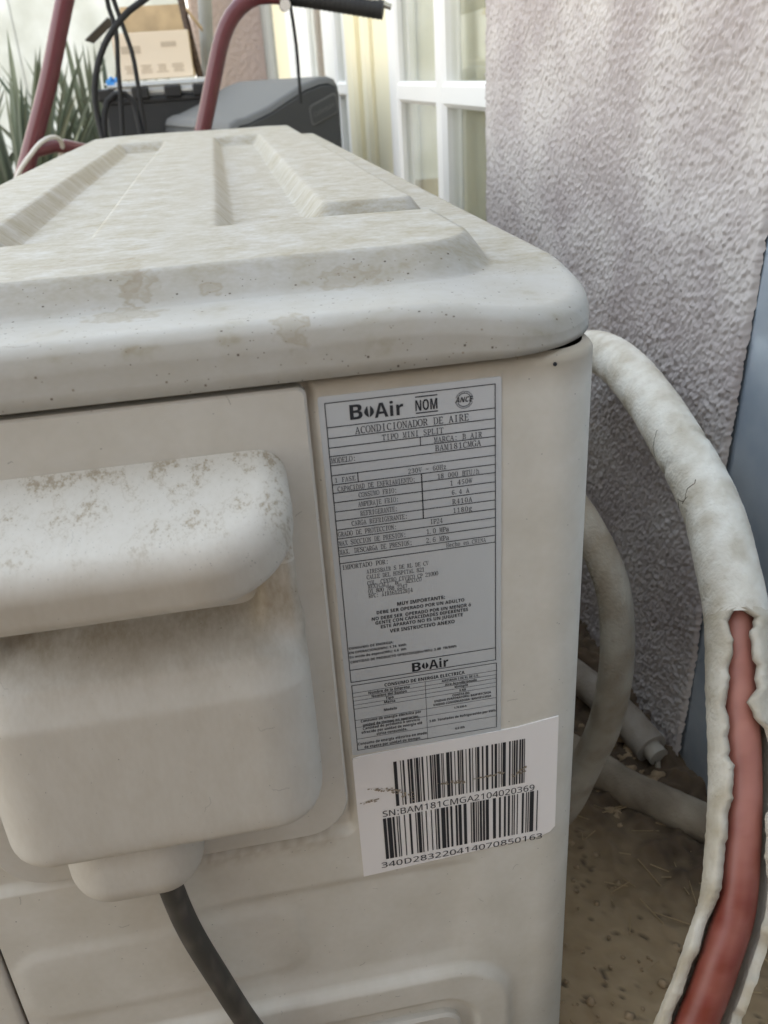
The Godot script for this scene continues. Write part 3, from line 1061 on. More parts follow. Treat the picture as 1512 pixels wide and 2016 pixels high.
func rating_label(ac: Node3D) -> void:
	var lab := part("rating_label", plate(rrect(-0.1192, -0.0392, -0.2082, -0.0119, [0.001, 0.001, 0.001, 0.001], 3), -0.0002, 0.0004, 0.0), M.foil, ac)
	var z := 0.65
	var st := st_print()
	var T := [
		["ACONDICIONADOR DE AIRE",0,-104.5,-54.0,-30.2,3.20],
		["TIPO MINI SPLIT",0,-93.0,-65.6,-34.7,2.66],
		["MARCA: B AIR",0,-70.1,-48.1,-38.8,2.53],
		["BAM181CMGA",0,-69.8,-48.6,-42.9,2.80],
		["MODELO:",0,-116.0,-104.9,-42.6,2.51],
		["230V ~ 60Hz",0,-82.4,-64.7,-52.1,2.35],
		["1 FASE",0,-115.3,-105.9,-51.9,2.20],
		["18 000 BTU/h",0,-69.2,-49.5,-56.4,2.38],
		["CAPACIDAD DE ENFRIAMIENTO:",0,-114.3,-79.0,-56.3,2.35],
		["1 450W",0,-63.5,-52.8,-60.6,2.41],
		["CONSUMO FRIO:",0,-105.2,-87.6,-60.5,2.38],
		["6.4 A",0,-62.8,-54.3,-65.3,2.31],
		["AMPERAJE FRIO:",0,-105.7,-87.1,-65.1,2.40],
		["R410A",0,-62.6,-53.0,-70.1,2.46],
		["REFRIGERANTE:",0,-105.1,-87.8,-69.8,2.43],
		["1180g",0,-62.5,-53.0,-74.7,2.49],
		["CARGA REFRIGERANTE:",0,-109.4,-83.4,-74.3,2.45],
		["IP24",0,-73.2,-67.2,-78.9,2.51],
		["GRADO DE PROTECCION:",0,-116.0,-88.7,-79.0,2.47],
		["1.0 MPa",0,-75.2,-64.3,-83.8,2.53],
		["MAX SUCCION DE PRESION:",0,-116.0,-84.6,-83.7,2.50],
		["2.6 MPa",0,-75.5,-64.4,-88.4,2.56],
		["MAX. DESCARGA DE PRESION:",0,-116.0,-81.9,-88.3,2.52],
		["Hecho en CHINA",0,-66.0,-46.7,-92.2,2.18],
		["IMPORTADO POR:",0,-115.6,-93.5,-96.5,2.43],
		["AIRESBAIR S DE RL DE CV",0,-104.3,-74.7,-100.3,2.20],
		["CALLE DEL HOSPITAL 821",0,-104.5,-76.8,-103.4,2.22],
		["COL. CENTRO CIVICO CP 21000",0,-104.4,-70.2,-106.6,2.23],
		["MEXICALI, BC, MEXICO",0,-104.3,-78.4,-108.5,1.98],
		["01 800 788 2247",0,-104.3,-85.4,-111.2,2.26],
		["RFC: AIR161212MJ4",0,-104.3,-82.9,-113.8,2.27],
		["MUY IMPORTANTE:",1,-90.8,-67.3,-120.4,2.04],
		["DEBE SER OPERADO POR UN ADULTO",1,-101.0,-57.8,-123.5,1.84],
		["NO DEBE SER  OPERADO POR UN MENOR ó",1,-103.6,-54.5,-126.8,1.85],
		["GENTE CON CAPACIDADES DIFERENTES",1,-102.0,-56.0,-129.3,1.87],
		["ESTE APARATO NO ES UN JUGUETE",1,-99.5,-58.7,-131.9,1.88],
		["VER INSTRUCTIVO ANEXO",1,-95.2,-62.9,-135.2,2.03],
		["CONSUMO DE ENERGIA:",1,-115.8,-93.8,-141.6,1.41],
		["EN OPERACION(kWh): 1.74  kWh",1,-115.9,-87.6,-144.2,1.42],
		["En modo de espera(Wh): 4.6  Wh",1,-115.9,-87.7,-146.8,1.43],
		["CANTIDAD DE PRODUCTO OFRECIDO(Btu/Wh): 3.60  TR/kWh",1,-115.7,-62.3,-149.8,1.44],
		["CONSUMO DE ENERGIA ELECTRICA",1,-99.8,-58.4,-167.0,1.95],
		["Nombre de la Empresa",1,-108.2,-87.1,-170.1,1.58],
		["Nombre del Equipo",1,-106.7,-88.7,-172.6,1.59],
		["Tipo",1,-99.7,-95.6,-175.0,1.60],
		["Marca",1,-100.6,-94.9,-177.5,1.61],
		["Modelo",1,-101.0,-94.3,-182.4,1.62],
		["Consumo de energía eléctrica por",1,-113.3,-81.8,-187.3,1.63],
		["unidad de tiempo en operación.",1,-112.4,-82.9,-190.0,1.64],
		["Cantidad de producto o servicio",1,-112.6,-82.7,-192.2,1.65],
		["ofrecido por unidad de energía elé",1,-113.4,-81.5,-194.7,1.66],
		["ctrica consumida.",1,-105.7,-89.6,-197.1,1.67],
		["Consumo de energía eléctrica en modo",1,-115.8,-79.4,-201.9,1.68],
		["de espera por unidad de tiempo.",1,-112.6,-82.6,-204.5,1.69],
		["AIRESBAIR S DE RL DE C.V.",1,-70.5,-51.0,-170.0,1.37],
		["Aire Acondicionado",1,-68.8,-52.1,-172.7,1.53],
		["Minisplit",1,-63.8,-56.8,-175.0,1.54],
		["B AIR",1,-61.3,-57.8,-177.6,1.39],
		["CONSTA DE:",1,-65.1,-55.9,-180.2,1.40],
		["UNIDAD EVAPORADORA: BAM181CMGA",1,-74.7,-44.6,-182.1,1.40],
		["UNIDAD CONDENSADORA: BAM181CMGA",1,-75.2,-44.5,-184.4,1.41],
		["1.74 kW-h",1,-64.4,-57.8,-188.4,1.42],
		["3.60  Toneladas de Refrigeración por kWh",1,-77.8,-42.2,-194.5,1.51],
		["4.6 Wh",1,-64.2,-59.0,-202.2,1.46],
		["B",1,-106.1,-100.7,-23.6,6.73],
		["Air",1,-95.5,-82.9,-24.0,6.43],
		["NOM",1,-77.6,-67.9,-23.1,4.90],
		["ANCE",2,-60.0,-52.6,-21.5,2.32],
		["B",1,-85.3,-80.8,-160.6,5.32],
		["Air",1,-76.6,-66.7,-160.6,5.33]
	]
	for t in T:
		if t[1] == 0: write(st, t[0], 0, t[2], t[3], t[4], t[5], z)
		elif t[1] == 2: write(st, t[0], 1, t[2], t[3], t[4], t[5], z, 0.25)
		else: write(st, t[0], 1, t[2], t[3], t[4], t[5], z)
	var pr := part("print", st.commit(), M.ink_foil, lab)
	pr.scale = Vector3.ONE * 0.001
	st = st_print()
	var ru_st := st
	# ruled lines, mm
	var x0 := -116.4; var x1 := -42.1
	var line := func(a: float, b: float, y: float, th := 0.38): flat(ru_st, a, b, y - th / 2, y + th / 2, z)
	var vert := func(x: float, a: float, b: float, th := 0.38): flat(ru_st, x - th / 2, x + th / 2, a, b, z)
	for y in [-14.95, -25.9, -30.9, -35.3, -39.3, -43.6, -48.4, -52.85, -56.95, -61.6, -66.25, -70.8, -75.4, -80.0, -84.6, -89.3, -92.95, -153.85, -161.25]:
		line.call(x0, x1, y)
	vert.call(x0, -161.4, -14.8); vert.call(x1, -161.4, -14.8)
	vert.call(-76.1, -39.3, -35.3); vert.call(-104.8, -52.85, -48.4); vert.call(-76.2, -75.4, -52.85, 0.5)
	for y in [-163.3, -205.1]: line.call(-116.2, -41.7, y, 0.32)
	for y in [-168.0, -170.6, -173.0, -175.6, -178.1, -185.4, -190.1, -197.7]: line.call(-116.2, -41.8, y, 0.2)
	vert.call(-116.2, -205.2, -163.2); vert.call(-41.7, -205.2, -163.2); vert.call(-79.0, -205.1, -168.0, 0.2)
	# two-lobed leaf between B and Air, twice
	for q in [[-97.8, -20.6, 1.0], [-78.6, -157.9, 0.8]]:
		for s in [-1.0, 1.0]:
			var poly := PackedVector2Array()
			for k in 9:
				var t := k / 8.0
				poly.append(Vector2(q[0] + s * (0.15 + 2.0 * sin(PI * t) * (1.0 - 0.25 * t) + 0.5 * t) * q[2], q[1] + (-2.8 + 4.6 * t + 0.7 * t * t) * q[2]))
			for k in range(7, 0, -1):
				var t := k / 8.0
				poly.append(Vector2(q[0] + s * (0.18 + 0.35 * t) * q[2], q[1] + (-2.8 + 4.4 * t) * q[2]))
			flat_poly(st, poly, z)
	# bars of the NOM mark
	flat(st, -77.6, -67.8, -17.0, -16.5, z); flat(st, -77.5, -67.7, -24.35, -23.85, z)
	# ring of the ANCE seal with its band of tiny letters
	for r in [[3.15, 2.85, 1.0], [4.05, 3.5, 0.45]]:
		var n := 72
		for k in n:
			var a0: float = TAU * k / n; var a1: float = TAU * (k + r[2]) / n
			var mid := fmod((a0 + a1) / 2 + 0.3, PI)
			if mid < 0.62 and r[2] > 0.9: continue
			if r[2] < 0.9 and (mid < 0.42): continue
			var c := Vector2(-56.0, -20.5)
			var p0: Vector2 = c + Vector2(cos(a0), sin(a0)) * r[0]; var p1: Vector2 = c + Vector2(cos(a1), sin(a1)) * r[0]
			var p2: Vector2 = c + Vector2(cos(a1), sin(a1)) * r[1]; var p3: Vector2 = c + Vector2(cos(a0), sin(a0)) * r[1]
			quad(st, Vector3(p0.x, p0.y, z), Vector3(p3.x, p3.y, z), Vector3(p2.x, p2.y, z), Vector3(p1.x, p1.y, z))
	flat(st, -53.0, -51.9, -20.75, -20.35, z)
	var ru := part("ruling", st.commit(), M.ink_foil, lab)
	ru.scale = Vector3.ONE * 0.001

func barcode_label(ac: Node3D) -> void:
	var poly := PackedVector2Array([Vector2(-0.1195, -0.2975), Vector2(-0.0155, -0.2915), Vector2(-0.010, -0.2895), Vector2(-0.0068, -0.2855), Vector2(-0.0072, -0.2048), Vector2(-0.03, -0.2078), Vector2(-0.115, -0.2097), Vector2(-0.1191, -0.2105), Vector2(-0.1195, -0.212)])
	var lab := part("barcode_label", plate(poly, -0.0002, 0.0007, 0.0), M.paper, ac)
	var z := 0.95
	var st := st_print()
	var r := RandomNumberGenerator.new()
	r.seed = 2104
	for q in [[-98.2, -25.4, -248.3, -216.7, 82], [-106.1, -16.6, -286.8, -255.8, 78]]:
		var tot := 0.0
		var bars := []
		for k in q[4]:
			var bw: float = [1, 1, 1, 2, 2, 3, 4][r.randi_range(0, 6)]
			if k % 11 == 7: bw = 1.0
			bars.append(bw)
			tot += bw
		var u: float = (q[1] - q[0]) / tot
		var x: float = q[0]
		for k in bars.size():
			if k % 2 == 0: flat(st, x, x + bars[k] * u, q[2] + 0.6 * (x - q[0]) / 90.0, q[3] + 0.6 * (x - q[0]) / 90.0, z)
			x += bars[k] * u
	var bp := part("barcode", st.commit(), M.ink, lab)
	bp.scale = Vector3.ONE * 0.001
	st = st_print()
	write(st, "SN:BAM181CMGA2104020369", 3, -106.0, -19.9, -254.6, 4.3, z)
	write(st, "340D2832204140708501 63".replace(" ", ""), 3, -109.0, -14.6, -293.2, 4.2, z)
	var pr := part("print", st.commit(), M.ink, lab)
	pr.scale = Vector3.ONE * 0.001
	# dried mud smears
	var ms := st_print()
	var n := noise(91, 0.35, 3)
	for q in [[-94.0, -239.5, 7.5, 4.0, -0.5], [-103.5, -234.5, 9.0, 1.6, -0.25], [-112.0, -241.5, 6.0, 1.2, 0.1], [-66.0, -238.0, 7.5, 1.7, -0.12], [-29.0, -239.5, 5.0, 2.2, 0.5], [-45.0, -238.0, 9.0, 1.0, 0.05]]:
		# many small flecks crowd towards the thick end of each smear
		for k in 70:
			var t := pow(r.randf(), 0.6)
			var px: float = q[0] + q[2] * (t * 2.0 - 1.2)
			var py: float = q[1] + q[4] * q[2] * (t * 2.0 - 1.0) + q[3] * r.randf_range(-1, 1) * (0.25 + 0.75 * t)
			if n.get_noise_2d(px, py * 2.0) < -0.05: continue
			var rr := r.randf_range(0.18, 0.75)
			var pl := PackedVector2Array()
			for e in 7:
				var a := TAU * e / 7
				pl.append(Vector2(px + cos(a) * rr * r.randf_range(0.6, 1.6), py + sin(a) * rr * r.randf_range(0.5, 1.0)))
			flat_poly(ms, pl, z + 0.2 + 0.001 * k)
	var mp := part("mud_smear", ms.commit(), M.mud, lab)
	mp.scale = Vector3.ONE * 0.001

# ---------------------------------------------------------------- pipes and cable by the unit
func power_cable() -> void:
	var n := noise(101, 60.0, 4)
	var pts := [Vector3(-0.224, -0.235, 0.006), Vector3(-0.2215, -0.262, 0.0125), Vector3(-0.2165, -0.295, 0.0155), Vector3(-0.207, -0.335, 0.017), Vector3(-0.196, -0.378, 0.018), Vector3(-0.178, -0.43, 0.020), Vector3(-0.155, -0.48, 0.028), Vector3(-0.12, -0.515, 0.05), Vector3(-0.04, -0.522, 0.09), Vector3(0.03, -0.522, 0.12)]
	var tint := func(_s, _a, q): return Color(0.022, 0.022, 0.023).lerp(Color(0.16, 0.14, 0.11), clampf(0.45 * sst(0.0, 0.6, n.get_noise_3dv(q)) + 0.22, 0, 1))
	var o := part("power_cable", tube_pts(pts, 0.0064, 0.006, 16, tint), M.rubber)
	tag(o, "thick black dusty cable hanging from the cover's outlet", "cable")

func foam_r(n: FastNoiseLite, n2: FastNoiseLite, R: float) -> Callable:
	return func(s, a): return R * (1.0 + 0.025 * n.get_noise_3d(s * 60.0, cos(a) * 2.0, sin(a) * 2.0) + 0.03 * n2.get_noise_3d(s * 14.0, cos(a) * 0.7, sin(a) * 0.7))

func foam_tint(n: FastNoiseLite, base: Color, dirt: Color, amount: float) -> Callable:
	return func(_s, _a, q): return base.lerp(dirt, clampf(0.35 + 0.9 * n.get_noise_3dv(q) + 0.25 * n.get_noise_3dv(q * 4.0), 0, 1) * amount)

func torn_pipe() -> void:
	var t := thing("insulated_pipe", "white foam insulated pipe torn open along its length to show red tube", "pipe", Vector3(0.13, GY, 0.0))
	var pts := [Vector3(0.12, -0.44, -0.62), Vector3(0.165, -0.25, -0.56), Vector3(0.177, -0.165, -0.475), Vector3(0.177, -0.141, -0.416), Vector3(0.174, -0.133, -0.353), Vector3(0.168, -0.137, -0.284), Vector3(0.1577, -0.1511, -0.1986), Vector3(0.1493, -0.1682, -0.1345), Vector3(0.1389, -0.1866, -0.0926), Vector3(0.1332, -0.2085, -0.0653), Vector3(0.1212, -0.2414, -0.0333), Vector3(0.1090, -0.2776, 0.0004), Vector3(0.0937, -0.3085, 0.0309), Vector3(0.0848, -0.3285, 0.0455), Vector3(0.0720, -0.3453, 0.0578), Vector3(0.0604, -0.3666, 0.0670), Vector3(0.0383, -0.3996, 0.0806), Vector3(0.0, -0.446, 0.093), Vector3(-0.05, -0.485, 0.098), Vector3(-0.12, -0.506, 0.085)]
	var p := smooth_path(pts, 0.0028)
	var n := noise(111, 1.0, 3)
	var nn := noise(112, 1.0, 2)
	var nt := noise(113, 35.0, 4)
	var R := 0.0195
	var S := p.size()
	# where the tear starts: nearest point to the photograph's torn lip
	var cut := 0
	var lip := Vector3(0.1332, -0.2085, -0.0653)
	for k in S:
		if p[k].distance_to(lip) < p[cut].distance_to(lip): cut = k
	var base := Color(0.76, 0.735, 0.66)
	var dirt := Color(0.42, 0.36, 0.26)
	# closed part, with dents and wrinkles
	var whole := p.slice(0, cut + 1)
	var m := whole.size()
	var creases := [0.50, 0.545, 0.62, 0.665, 0.80, 0.835, 0.90]
	var rad := func(s, a):
		var r: float = R * (1.0 + 0.018 * n.get_noise_3d(s * 90.0, cos(a) * 3.0, sin(a) * 3.0) + 0.018 * nn.get_noise_3d(s * 16.0, cos(a), sin(a)))
		for c in creases:
			var w := absf(s - c - 0.010 * sin(a * 1.5 + c * 40.0))
			if w < 0.006: r -= R * 0.12 * (1.0 - w / 0.006) * (0.5 + 0.5 * sin(a + c * 90.0))
		return r
	part("foam_sleeve", tube(whole, rad, 40, foam_tint(nt, base, dirt, 0.8), false), M.foam, t)
	# cracks in the dried skin of the foam
	rng.seed = 31
	var fw := frames(whole)
	for q in [[0.875, 0.1, 0.7], [0.885, 0.55, -0.8], [0.79, 0.4, 0.5]]:
		var pts2 := PackedVector3Array()
		var k2: float = q[0] * m
		var toward: Vector3 = (Vector3(-0.1455, 0.1085, 0.349) - whole[int(k2)]).normalized()
		var a2: float = atan2(toward.dot(fw[int(k2)][2]), toward.dot(fw[int(k2)][1])) + q[1]
		for i in 9:
			var f2: Array = fw[int(k2)]
			var ss := k2 / (m - 1)
			pts2.append(whole[int(k2)] + (f2[1] * cos(a2) + f2[2] * sin(a2)) * (rad.call(ss, a2) - 0.00015))
			a2 += rng.randf_range(0.05, 0.17)
			k2 = clampf(k2 + q[2] * rng.randf_range(-0.6, 1.6), 0, m - 1)
		part("crack", tube(pts2, 0.00038, 6), M.crack, t)
	# torn part: a shell open towards the yard and the camera
	var fr := frames(p)
	var open := p.slice(cut - 1)
	var no := open.size()
	var C := 26
	var v := PackedVector3Array(); var col := PackedColorArray()
	var e1 := noise(114, 0.09, 4)
	var e2 := noise(115, 0.09, 4)
	var eye := Vector3(-0.1455, 0.1085, 0.349)                   # the tear looks out to where one stands before the unit
	for j in no:
		var f: Array = fr[cut - 1 + j]
		var T: Vector3 = f[0]
		var view: Vector3 = (eye.lerp(Vector3(-0.1, 0.1, 0.5), 0.5) - open[j]).normalized()
		var c: Vector3 = (view - T * view.dot(T)).normalized()      # middle of the opening
		var b: Vector3 = T.cross(c)
		var s := 0.0028 * j                                          # metres below the torn lip
		var grow := sst(0.0, 0.005, s)
		var lip_l := 0.40 + 0.25 * sst(0.035, 0.06, s) - 0.22 * sst(0.088, 0.093, s) + 0.12 * sst(0.1, 0.13, s) + 0.45 * sst(0.13, 0.19, s)
		lip_l += 0.20 * e1.get_noise_1d(j * 0.9) + 0.10 * e1.get_noise_1d(j * 3.1 + 200.0) - 0.10 * sst(0.060, 0.063, s) * sst(0.094, 0.092, s)
		var lip_r := 0.36 + 0.08 * sst(0.02, 0.04, s) - 0.15 * sst(0.045, 0.052, s) + 0.95 * sst(0.055, 0.085, s) - 0.45 * sst(0.10, 0.118, s) + 0.55 * sst(0.13, 0.16, s) + 0.1 * sst(0.18, 0.25, s)
		lip_r += 0.40 * e2.get_noise_1d(j * 1.1 + 60.0) + 0.22 * e2.get_noise_1d(j * 3.6)
		lip_l = maxf(0.14, lip_l) * grow
		lip_r = maxf(0.14, lip_r) * grow
		# ring: outer from right lip round the back to the left lip, then inner back
		for i in 2 * C:
			var outer := i < C
			var q := float(i if outer else 2 * C - 1 - i) / (C - 1)
			var a := lerpf(lip_l, TAU - lip_r, q)
			var flare := 1.0 + 0.05 * grow * (pow(absf(q - 0.5) * 2.0, 4.0))
			var rr := R * flare * (1.0 + 0.04 * n.get_noise_3d(s * 180.0, cos(a) * 3.0, sin(a) * 3.0)) if outer else (R - 0.0048) * flare
			v.append(open[j] + (c * cos(a) + b * sin(a)) * rr)
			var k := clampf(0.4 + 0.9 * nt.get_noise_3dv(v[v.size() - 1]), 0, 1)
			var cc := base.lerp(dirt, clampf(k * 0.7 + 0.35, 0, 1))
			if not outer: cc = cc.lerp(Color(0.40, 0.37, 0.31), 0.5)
			col.append(cc)
	var idx := grid_idx(2 * C, no)
	for j in no - 1:      # close the left lip seam (last inner to first outer)
		var a := j * 2 * C + 2 * C - 1; var b2 := j * 2 * C; var d := a + 2 * C; var c2 := b2 + 2 * C
		idx.append_array([a, d, c2, a, c2, b2])
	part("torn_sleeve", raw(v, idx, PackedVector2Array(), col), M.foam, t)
	# the red tube within
	var nr := noise(116, 40.0, 3)
	var rt := func(_s, _a, q): return Color(0.175, 0.028, 0.015).lerp(Color(0.45, 0.19, 0.145), clampf(sst(-0.36, -0.22, q.y) * 0.75 + 0.15 + 0.35 * nr.get_noise_3dv(q), 0, 1))  # dusty red, coloured darker lower down to stand in for shade
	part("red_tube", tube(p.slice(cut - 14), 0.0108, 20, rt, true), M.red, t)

func wrapped_pipe(called: String, label: String, pts: Array, R: float, base: Color, dirt: Color, seed_: int, group := "") -> MeshInstance3D:
	var n := noise(seed_, 1.0, 3)
	var n2 := noise(seed_ + 1, 1.0, 2)
	var nt := noise(seed_ + 2, 25.0, 4)
	var o := part(called, tube_pts(pts, foam_r(n, n2, R), 0.006, 22, foam_tint(nt, base, dirt, 1.0)), M.foam)
	tag(o, label, "pipe", group)
	return o

func pipes() -> void:
	wrapped_pipe("wrapped_pipe", "grey tape wrapped pipe bending down between the unit and the wall", [Vector3(0.06, -0.16, -0.42), Vector3(0.083, -0.192, -0.31), Vector3(0.099, -0.219, -0.235), Vector3(0.107, -0.252, -0.193), Vector3(0.109, -0.287, -0.179), Vector3(0.108, -0.331, -0.174), Vector3(0.104, -0.385, -0.179), Vector3(0.095, -0.43, -0.188), Vector3(0.080, -0.485, -0.196), Vector3(0.055, -0.53, -0.21), Vector3(0.03, -0.56, -0.22)], 0.0135, Color(0.42, 0.385, 0.32), Color(0.24, 0.19, 0.13), 121)
	var a := wrapped_pipe("drain_pipe", "dusty pale pipe with a white end cap lying along the wall foot", [Vector3(0.02, -0.49, -0.62), Vector3(0.10, -0.494, -0.50), Vector3(0.155, -0.496, -0.40), Vector3(0.185, -0.500, -0.32), Vector3(0.198, -0.508, -0.268)], 0.017, Color(0.30, 0.27, 0.23), Color(0.18, 0.14, 0.10), 131)
	part("end_cap", tube(PackedVector3Array([Vector3(0.1965, -0.5065, -0.272), Vector3(0.200, -0.509, -0.256)]), 0.0105, 16), mat(0.36, 0.33, 0.28, 0.8), a)
	part("cap_tail", tube(PackedVector3Array([Vector3(0.198, -0.512, -0.254), Vector3(0.1955, -0.528, -0.245)]), 0.0028, 8), mat(0.30, 0.27, 0.22, 0.8), a)
	wrapped_pipe("wrapped_pipe", "brownish wrapped pipe half buried in soil below the capped pipe", [Vector3(0.04, -0.500, -0.40), Vector3(0.105, -0.512, -0.315), Vector3(0.135, -0.515, -0.268), Vector3(0.157, -0.514, -0.228), Vector3(0.180, -0.512, -0.199), Vector3(0.206, -0.514, -0.172), Vector3(0.232, -0.520, -0.150)], 0.0175, Color(0.31, 0.265, 0.20), Color(0.15, 0.115, 0.08), 141)

func litter() -> void:
	# crumbs and clods of soil
	var sc := SurfaceTool.new()
	sc.begin(Mesh.PRIMITIVE_TRIANGLES)
	rng.seed = 78
	var balls := []
	for k in 4:
		var sp := SphereMesh.new()
		sp.radius = 1.0; sp.height = 2.0; sp.radial_segments = 8; sp.rings = 5
		var arr := sp.get_mesh_arrays()
		var vv: PackedVector3Array = arr[Mesh.ARRAY_VERTEX]
		var nb := noise(500 + k, 0.9, 2)
		for i in vv.size(): vv[i] *= 1.0 + 0.55 * nb.get_noise_3dv(vv[i])
		arr[Mesh.ARRAY_VERTEX] = vv
		var am := ArrayMesh.new()
		am.add_surface_from_arrays(Mesh.PRIMITIVE_TRIANGLES, arr)
		balls.append(am)
	for k in 900:
		var x := rng.randf_range(0.02, 0.215)
		var z := rng.randf_range(-0.33, 0.06)
		var heap2 := sst(0.05, 0.24, x - 0.35 * (z + 0.22)) * sst(0.06, -0.2, z)
		if rng.randf() > 0.25 + heap2: continue
		var s := 0.0011 + 0.0060 * pow(rng.randf(), 4.0) * (0.5 + heap2)
		sc.append_from(balls[k % 4], 0, Transform3D(Basis.from_euler(Vector3(rng.randf() * TAU, rng.randf() * TAU, 0)).scaled(Vector3(s, s * 0.7, s)), Vector3(x, GY + 0.010 * heap2 + 0.001, z)))
	tag(part("soil_crumbs", sc.commit(), tri(mat(0.31, 0.225, 0.135, 0.97), 9.0)), "loose brown soil crumbs strewn on the ground by the wall", "soil crumbs", "", "stuff")
	var st := st_new()
	rng.seed = 77
	for k in 46:
		var x := rng.randf_range(0.03, 0.205)
		var z := rng.randf_range(-0.26, 0.02)
		var a := rng.randf_range(0, TAU)
		var L := rng.randf_range(0.008, 0.032)
		var d := Vector3(cos(a), 0, sin(a)) * L
		var w := Vector3(-sin(a), 0, cos(a)) * rng.randf_range(0.0003, 0.0007)
		var y0 := GY + 0.012 * sst(0.05, 0.24, x - 0.35 * (z + 0.22)) + 0.004
		var p := Vector3(x, y0, z)
		var q := p + d + Vector3(0, rng.randf_range(0.0, 0.006), 0)
		for e in [[w, Vector3(0, 0.0007, 0)], [Vector3(0, 0.0007, 0), -w], [-w, Vector3(0, -0.0006, 0)], [Vector3(0, -0.0006, 0), w]]:
			quad(st, p + e[0], q + e[0], q + e[1], p + e[1])
	var o := part("dry_grass", done(st), M.straw)
	tag(o, "scattered dry grass stalks on the soil by the wall", "dry grass", "", "stuff")

# ---------------------------------------------------------------- things behind the unit
func walker() -> void:
	var t := thing("rollator_walker", "maroon tubular walking frame with black hand grip behind the unit", "walking frame", Vector3(-0.35, GY, -1.5))
	var left := [Vector3(-0.735, -0.47, -1.45), Vector3(-0.61, -0.22, -1.45), Vector3(-0.502, -0.016, -1.45), Vector3(-0.429, 0.126, -1.45), Vector3(-0.374, 0.248, -1.45), Vector3(-0.335, 0.325, -1.45), Vector3(-0.29, 0.368, -1.45), Vector3(-0.23, 0.378, -1.45)]
	var right := [Vector3(-0.39, -0.47, -1.55), Vector3(-0.265, -0.20, -1.55), Vector3(-0.174, 0.026, -1.55), Vector3(-0.133, 0.135, -1.55), Vector3(-0.112, 0.185, -1.55), Vector3(-0.085, 0.222, -1.55), Vector3(-0.042, 0.246, -1.55), Vector3(0.02, 0.243, -1.545)]
	part("frame_tube", tube_pts(left, 0.0155, 0.02, 18), M.maroon, t)
	part("frame_tube", tube_pts(right, 0.0155, 0.02, 18), M.maroon, t)
	part("crossbar", tube_pts([Vector3(-0.483, 0.014, -1.45), Vector3(-0.44, 0.021, -1.465), Vector3(-0.40, 0.010, -1.48), Vector3(-0.30, -0.02, -1.52), Vector3(-0.21, -0.055, -1.55)], 0.012, 0.02, 14), M.maroon, t)
	part("crossbar", tube_pts([Vector3(-0.66, -0.32, -1.45), Vector3(-0.33, -0.34, -1.55)], 0.012, 0.05, 14), M.maroon, t)
	for q in [[Vector3(-0.742, -0.485, -1.45)], [Vector3(-0.397, -0.485, -1.55)]]:
		var c: Vector3 = q[0]
		var w := part("wheel", tube(PackedVector3Array([c + Vector3(0, 0, -0.012), c + Vector3(0, 0, 0.012)]), 0.045, 24), M.black, t)
		part("hub", tube(PackedVector3Array([c + Vector3(0, 0, -0.014), c + Vector3(0, 0, 0.014)]), 0.016, 16), M.steel, w)
	var ribs := func(s, _a): return 0.0165 + 0.0006 * sin(s * 120.0)
	part("hand_grip", tube(smooth_path([Vector3(0.02, 0.243, -1.545), Vector3(0.06, 0.236, -1.535), Vector3(0.188, 0.209, -1.50)], 0.003), ribs, 20), M.black, t)
	part("hand_grip", tube(smooth_path([Vector3(-0.23, 0.378, -1.45), Vector3(-0.10, 0.372, -1.44)], 0.003), ribs, 20), M.black, t)
	part("collar", tube(PackedVector3Array([Vector3(0.000, 0.244, -1.546), Vector3(0.018, 0.243, -1.545)]), 0.0195, 20), M.steel, t)
	part("collar_bolt", tube(PackedVector3Array([Vector3(0.006, 0.226, -1.525), Vector3(0.006, 0.226, -1.50)]), 0.010, 14), M.steel, t)
	part("brake_lever", tube_pts([Vector3(0.01, 0.262, -1.53), Vector3(0.09, 0.252, -1.515), Vector3(0.16, 0.229, -1.50), Vector3(0.203, 0.213, -1.50)], 0.0055, 0.01, 10), M.steel, t)
	part("brake_rod", tube_pts([Vector3(0.018, 0.228, -1.53), Vector3(0.024, 0.16, -1.55), Vector3(0.023, 0.06, -1.56)], 0.0032, 0.03, 8), M.black_soft, t)
	# brake cables looping down from the left lever
	var cabs := [[Vector3(-0.10, 0.345, -1.46), Vector3(-0.18, 0.31, -1.6), Vector3(-0.246, 0.261, -1.65), Vector3(-0.289, 0.237, -1.65), Vector3(-0.333, 0.196, -1.65), Vector3(-0.362, 0.149, -1.65), Vector3(-0.378, 0.096, -1.65), Vector3(-0.378, 0.031, -1.65), Vector3(-0.36, -0.15, -1.62), Vector3(-0.36, -0.34, -1.54)],
		[Vector3(-0.24, 0.36, -1.47), Vector3(-0.30, 0.31, -1.6), Vector3(-0.322, 0.264, -1.65), Vector3(-0.315, 0.208, -1.65), Vector3(-0.323, 0.147, -1.65), Vector3(-0.329, 0.084, -1.65), Vector3(-0.337, 0.023, -1.65), Vector3(-0.35, -0.15, -1.62), Vector3(-0.37, -0.33, -1.54)],
		[Vector3(-0.25, 0.36, -1.47), Vector3(-0.312, 0.31, -1.62), Vector3(-0.31, 0.264, -1.65), Vector3(-0.299, 0.208, -1.65), Vector3(-0.291, 0.163, -1.65), Vector3(-0.291, 0.091, -1.65), Vector3(-0.292, 0.023, -1.65), Vector3(-0.31, -0.15, -1.6), Vector3(-0.35, -0.33, -1.55)],
		[Vector3(-0.375, -0.12, -1.64), Vector3(-0.374, 0.0, -1.65), Vector3(-0.366, 0.062, -1.65), Vector3(-0.352, 0.090, -1.655), Vector3(-0.325, 0.099, -1.66), Vector3(-0.305, 0.08, -1.66), Vector3(-0.30, -0.1, -1.62)]]
	var rr := [0.0062, 0.0046, 0.0046, 0.006]
	for k in 4: part("brake_cable", tube_pts(cabs[k], rr[k], 0.02, 10), M.black_soft, t)
